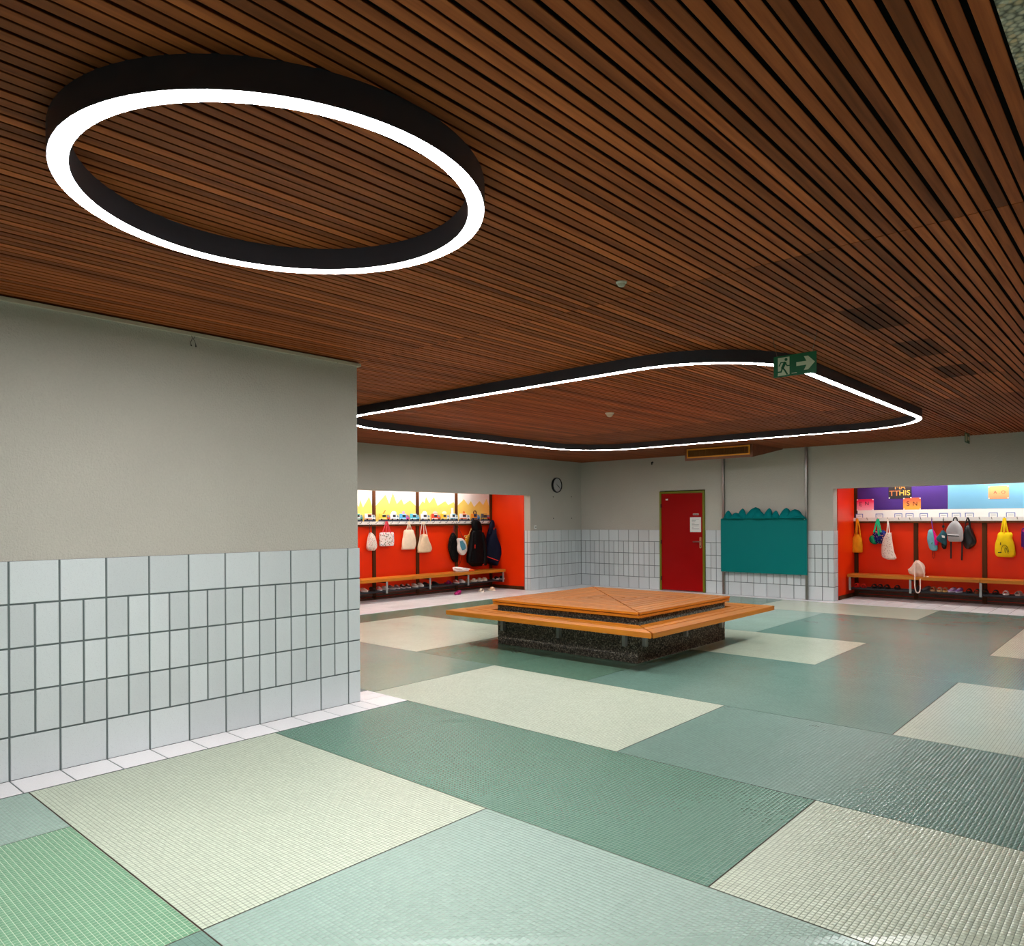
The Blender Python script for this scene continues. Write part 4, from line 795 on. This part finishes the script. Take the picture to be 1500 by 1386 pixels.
part('toggle', MB(TR).box(*(lambda a, z: (a-.018, a+.018, .09, .12, z-.02, z+.02))(*loc('R', 1382, 771.3, .1))), M_black, t); part('white_patch', patch('R', [(1379.3, 784), (1384, 785), (1384.2, 788.2), (1380, 787.4)], .226, .004), M_paper, t)
bag('R', 'pouch', 'small black pouch dangling below the dark teal pouch', 'bag', [(794, 1380.5, 1384.5, .5), (798, 1379, 1386.6), (802, 1380, 1386.5), (804.5, 1382, 1385.2, .6)], .045, M_black, d0=.085)
gry = plain((168, 164, 166), .85, var=.12, sc=30, bmp=.2)
t = bag('R', 'backpack', 'light grey backpack with front pocket hanging on a hook', 'backpack', [(763.2, 1396.5, 1402, .5), (766, 1393, 1404.5, .85), (772, 1388.5, 1408.5), (778, 1386.2, 1410.6), (786, 1388.5, 1411), (791, 1389, 1410.3), (793.5, 1391, 1408.5, .8)], .085, gry, wr=.02, ex=2.8, d0=.165)
part('front_pocket', softbody('R', [(782.5, 1388.3, 1404.5, .5), (784.5, 1388, 1405.5), (789, 1388.5, 1405.5), (792.5, 1390, 1404.5, .7)], .045, .225, wr=.02, ex=3.5), gry, t, True)
part('zip', patch('R', [(1388, 784), (1405, 785), (1405, 786.3), (1388, 785.4)], .271, .004), M_black, t)
part('top_handle', strap('R', [(1396.5, 763.5, .13), (1397.2, 759.5, .12), (1399.4, 757.8, HK), (1401.6, 759.5, .12), (1402.3, 763.5, .13)], .010), M_black, t, True)
for s in ([(1393.2, 793, .12), (1393, 805, .1), (1393, 818.5, .09)], [(1409.3, 792, .08), (1409.2, 806, .07), (1408.8, 821, .06)]): part('strap', ribbon('R', s, .024), M_black, t)
bag('R', 'drawstring_bag', 'shiny black drawstring bag beside the grey backpack', 'bag', [(769, 1417.5, 1420.5, .4), (773, 1414.5, 1422.5), (783, 1411.5, 1427), (792, 1411, 1430), (797, 1411.5, 1429.5), (803, 1414.5, 1422.5, .8), (804, 1416, 1421, .5)], .07, plain((20, 19, 20), .3, var=.3, sc=16, bmp=.3),
    [[(1413, 776, .1), (1414.5, 766, .11), (1416.8, 758.5, HK)], [(1417.5, 758, HK), (1419.2, 763, .12), (1420, 771, .1)], [(1418, 758, HK), (1420.6, 764, .12), (1421.3, 772, .1)]], M_black, sr=.008, wr=.1)
yl = cloth((246, 206, 20), .1)
t = bag('R', 'tote_bag', 'bright yellow tote bag with black line drawing', 'bag', [(780, 1464, 1481, .4), (783, 1461.5, 1483.3, .8), (789, 1460.5, 1482.5), (797, 1458.3, 1486), (806, 1457.4, 1487.3), (813, 1458.5, 1487), (816, 1461.5, 1484, .7)], .07, yl,
    [[(1466, 783, .1), (1468, 772, .11), (1470.6, 759, HK)], [(1470.8, 782, .14), (1471.3, 771, .14), (1471.3, 759, HK)], [(1476.8, 782, .1), (1474, 771, .11), (1472.2, 759, HK)]], yl, sr=.014, wr=.05)
ink = plain((20, 18, 12), .7)
for s in ([(1466, 809, .168), (1468, 801, .168), (1471.5, 798.5, .168), (1475.5, 801.5, .168), (1478, 809, .168)], [(1472.5, 810, .168), (1472, 804, .168), (1474, 802.5, .168)], [(1477, 811, .168), (1475, 806, .168), (1474.5, 803, .168)]): part('line_drawing', strap('R', s, .0035, 5), ink, t)
part('line_drawing', patch('R', [(1465.2, 794.5), (1466, 794.5), (1466.3, 798.5), (1465, 798.5)], .166, .004), ink, t); part('line_drawing', patch('R', [(1462, 809), (1467, 809), (1467, 810.2), (1462, 810.2)], .166, .004), ink, t)
bag('R', 'backpack', 'purple backpack with pink and red patches past the yellow bag', 'backpack', [(773.5, 1499, 1511, .6), (776, 1496.5, 1515, .9), (790, 1496.3, 1517), (800, 1496.5, 1516), (805, 1499, 1513, .7)], .09, speckle('purple_patches', (66, 24, 92), [(220, 50, 60), (120, 30, 110), (90, 30, 120), (240, 100, 90)], 16, .35),
    [[(1503, 775, .14), (1505, 768, .13), (1505, 759, HK)]], M_black, sr=.01, d0=.13)
beige = plain((226, 194, 176), .85, var=.16, sc=18, bmp=.35)
t = bag('R', 'drawstring_bag', 'beige cord drawstring backpack lying on the wooden bench', 'bag', [(825, 1341.5, 1346, .5), (829, 1338.5, 1351.5, .85), (834, 1335.5, 1354), (839, 1331.5, 1355), (844, 1334, 1354.5), (848, 1341, 1352, .7)], .10, beige, wr=.10, d0=.33)
settle(t, .4485)
part('peak', softbody('R', [(833.5, 1330.2, 1333, .5), (836, 1330.4, 1338), (841, 1332.5, 1340, .7)], .05, .36, wr=.05), beige, t, True)
crd = cloth((240, 216, 204))
for s in ([(1341, 827, .43), (1343, 824.5, .44), (1347, 826.5, .44), (1351.5, 834, .44), (1354, 843, .45), (1352.5, 847.5, .47)], [(1340.5, 828, .44), (1340, 840, .48), (1340, 849, .52), (1340.2, 860, .53), (1342, 867, .53), (1345.2, 868.5, .53), (1347.5, 865.5, .53), (1348, 856, .53), (1347.8, 848.5, .52)],
          [(1347.8, 848.5, .50), (1353, 848, .47), (1357.5, 845.5, .46), (1360, 845, .44)]): part('cord', strap('R', s, .009, 8), crd, t, True)
# ---- shoes
def shoe(side, kind, u, d, z, c1, c2, label, ang=0, ln=.21, mirror=1, group=None):
    a, _ = loc(side, u, 860, d); T0 = TT_[side]; ca, sa = math.cos(ang), math.sin(ang); k = ln/.21
    T = lambda x, y, zz: T0(a+(x*ca-y*sa)*k, d+(x*sa+y*ca)*k, z+zz*k)       # y: toe direction (out of the wall)
    t = thing(kind[1], label, 'shoe', T0(a, d, z), group); m1, m2 = plain(c1, .6, var=.1), plain(c2, .6, var=.1); kd = kind[0]
    def outline(s=1, n=20):
        P = []
        for i in range(n):
            th = 2*PI*i/n; y = -.105*math.cos(th); w = .036+.006*math.sin((y+.105)/.21*PI*1.2-.5)-.004*(y < -.04); P.append((s*w*math.sin(th)*(1+.0*mirror), y*s if s < 1 else y))
        return P
    O = outline(); part('sole', MB(T).prism([(x, y) for x, y in O], 0, .022 if kd != 'slide' else .026), m2, t)
    if kd == 'slide':
        rings = []
        for y in (-.005, .02, .045, .07):
            rings.append([(.041*math.cos(q*PI/10)*1.03, y, .012+.062*math.sin(q*PI/10)*(1 if y < .06 else .8)) for q in range(11)]+[(.036*math.cos(q*PI/10)*1.0, y, .012+.056*math.sin(q*PI/10)*(1 if y < .06 else .8)) for q in range(10, -1, -1)])
        part('strap', MB(T).loft(rings), m1, t, True); return t
    prof = [(-.103, .004, .045), (-.095, .027, .068), (-.075, .032, .074), (-.045, .033, .070), (-.015, .034, .066), (.01, .036, .058), (.04, .039, .048), (.07, .036, .040), (.092, .026, .034), (.103, .006, .026)]; rings = []
    for y, w, h in prof: rings.append([(w*math.cos(q*2*PI/14), y, .015+(h-.015)*(.5+.5*math.sin(q*2*PI/14))) for q in range(14)])
    up = part('upper', MB(T).loft(rings), m1, t, True)
    part('opening', MB(T).lathe([(0, .0), (.022, .0), (.020, .004), (0, .004)], (0, -.055, .0715), 'z', 14), plain((84, 80, 80), .8), up)
    for y, zz in ((-.01, .067), (.01, .061), (.03, .054)): part('lace', MB(T).tube([(-.018, y, zz-.004), (0, y, zz), (.018, y, zz-.004)], .0035, 5), m2, up)
    return t
SN, SL = ('shoe', 'sneaker'), ('slide', 'slide_sandal')
ZR = .2035; G1 = 'shoes on the rack under the jackets bench'; G2 = 'shoes on the rack under the yellow bag bench'
for u, kd, c1, c2, lb, ang in ((533.5, SN, (224, 196, 180), (240, 230, 224), 'pale pink shoe on the rack beside the wing wall', 0), (546, SN, (24, 22, 24), (20, 20, 20), 'black shoe on the rack in front of a post', .1),
    (556, SN, (230, 150, 150), (240, 236, 236), 'white sneaker with pink side, left shoe of its pair', .3), (564, SN, (226, 220, 220), (244, 240, 240), 'chunky white sneaker beside a grey bracket', .2),
    (574, SN, (120, 108, 112), (190, 180, 180), 'grey sneaker with pale sole', 0), (582, SN, (132, 110, 116), (200, 190, 190), 'mauve grey sneaker with pale sole', .2), (590, SN, (40, 34, 40), (236, 222, 224), 'dark shoe with white sole and pink edge', .3), (598, SN, (52, 42, 48), (236, 222, 224), 'dark plum shoe with white sole', .3),
    (608, SN, (206, 186, 176), (240, 234, 228), 'cream sneaker standing before a post', .1), (616.5, SN, (224, 214, 208), (244, 240, 236), 'off-white sneaker next to black shoes', .25), (625, SN, (22, 22, 24), (18, 18, 20), 'black shoe next to the off-white sneaker', 0), (638, SN, (18, 18, 20), (26, 40, 44), 'black shoe alone right past a bracket', 0),
    (656, SL, (140, 20, 90), (90, 16, 60), 'dark magenta slide on the shoe rack', 0), (668.5, SN, (210, 120, 110), (230, 220, 216), 'sneaker with coral upper and white sole', .2), (677, SN, (226, 220, 222), (240, 236, 236), 'white sneaker beside tan slide', .2), (684.5, SL, (186, 130, 90), (150, 110, 80), 'tan slide next to a bracket', 0),
    (693, SL, (236, 226, 214), (232, 220, 206), 'white slide close to a bracket', 0), (701.5, SL, (220, 196, 174), (236, 226, 214), 'pale beige slide on the shoe rack', 0), (708.5, SL, (226, 200, 176), (236, 226, 214), 'cream slide with tan band on the shoe rack', 0), (726, SL, (22, 22, 24), (214, 206, 204), 'black slide with white sole near the bench end', .1), (733.5, SL, (26, 26, 28), (220, 212, 210), 'black slide with white sole closest to the bench end', -.1)):
    shoe('L', kd, u, .31, ZR, c1, c2, lb, ang, .20, group=G1)
shoe('L', SL, 704.5, .52, .0042, (226, 206, 186), (240, 228, 214), 'cream slide on the floor tiles under the bench', .2, .2); shoe('L', SL, 719.5, .50, .0042, (226, 190, 160), (236, 214, 190), 'beige slide on the floor tiles near the red end wall', -.1, .22)
shoe('L', ('shoe', 'slipper'), 670.5, .56, .0042, (170, 10, 104), (150, 8, 92), 'magenta slipper on the floor tiles', 1.2, .24)
for u, kd, c1, c2, lb, ang in ((1256, SL, (226, 30, 16), (190, 20, 14), 'red slide, first of the pair by the alcove end', .1), (1266, SL, (226, 34, 16), (180, 20, 14), 'red slide beside black slides', -.1), (1281.5, SL, (18, 16, 16), (14, 14, 14), 'black slide standing right beside the red slide', .0), (1290, SL, (18, 16, 16), (14, 14, 14), 'black slide between two other black slides', .0),
    (1300, SL, (22, 16, 16), (16, 14, 14), 'black slide below the pale speckled bag', .1), (1315, SL, (16, 15, 15), (14, 14, 14), 'black slide alone before a bracket', 0), (1345, SN, (40, 38, 42), (30, 30, 32), 'dark shoe behind the hanging cord loop', 0), (1357, SN, (92, 84, 88), (70, 66, 70), 'grey sneaker beside the hanging cord loop', .35),
    (1368.5, SL, (150, 96, 66), (200, 150, 110), 'brown slide with tan sole', .2), (1377.3, SL, (190, 150, 120), (222, 180, 130), 'tan slide next to lilac sneakers', .0), (1385.5, SL, (170, 120, 80), (226, 180, 110), 'yellow tan slide next to lilac sneakers', 0), (1395, SN, (196, 150, 200), (226, 206, 226), 'lilac sneaker with pale toe, first of its pair', .3), (1405, SN, (150, 110, 190), (220, 206, 230), 'purple sneaker with pale toe', .2),
    (1420, SL, (20, 18, 18), (18, 16, 16), 'large black slide before the middle bracket', 0), (1432, SL, (66, 40, 26), (120, 60, 30), 'brown slide behind the middle bracket', 0), (1444, SL, (24, 20, 20), (18, 16, 16), 'black slide in front of a post', .1), (1459, SL, (18, 16, 16), (14, 14, 14), 'wide black slide below the yellow bag', 0), (1474, SL, (236, 214, 208), (244, 226, 222), 'white slide with pink sole', 0), (1494, SL, (176, 152, 146), (196, 176, 170), 'greyish pink slide past the white slide', .4)):
    shoe('R', kd, u, .31, ZR, c1, c2, lb, ang, .218, group=G2)
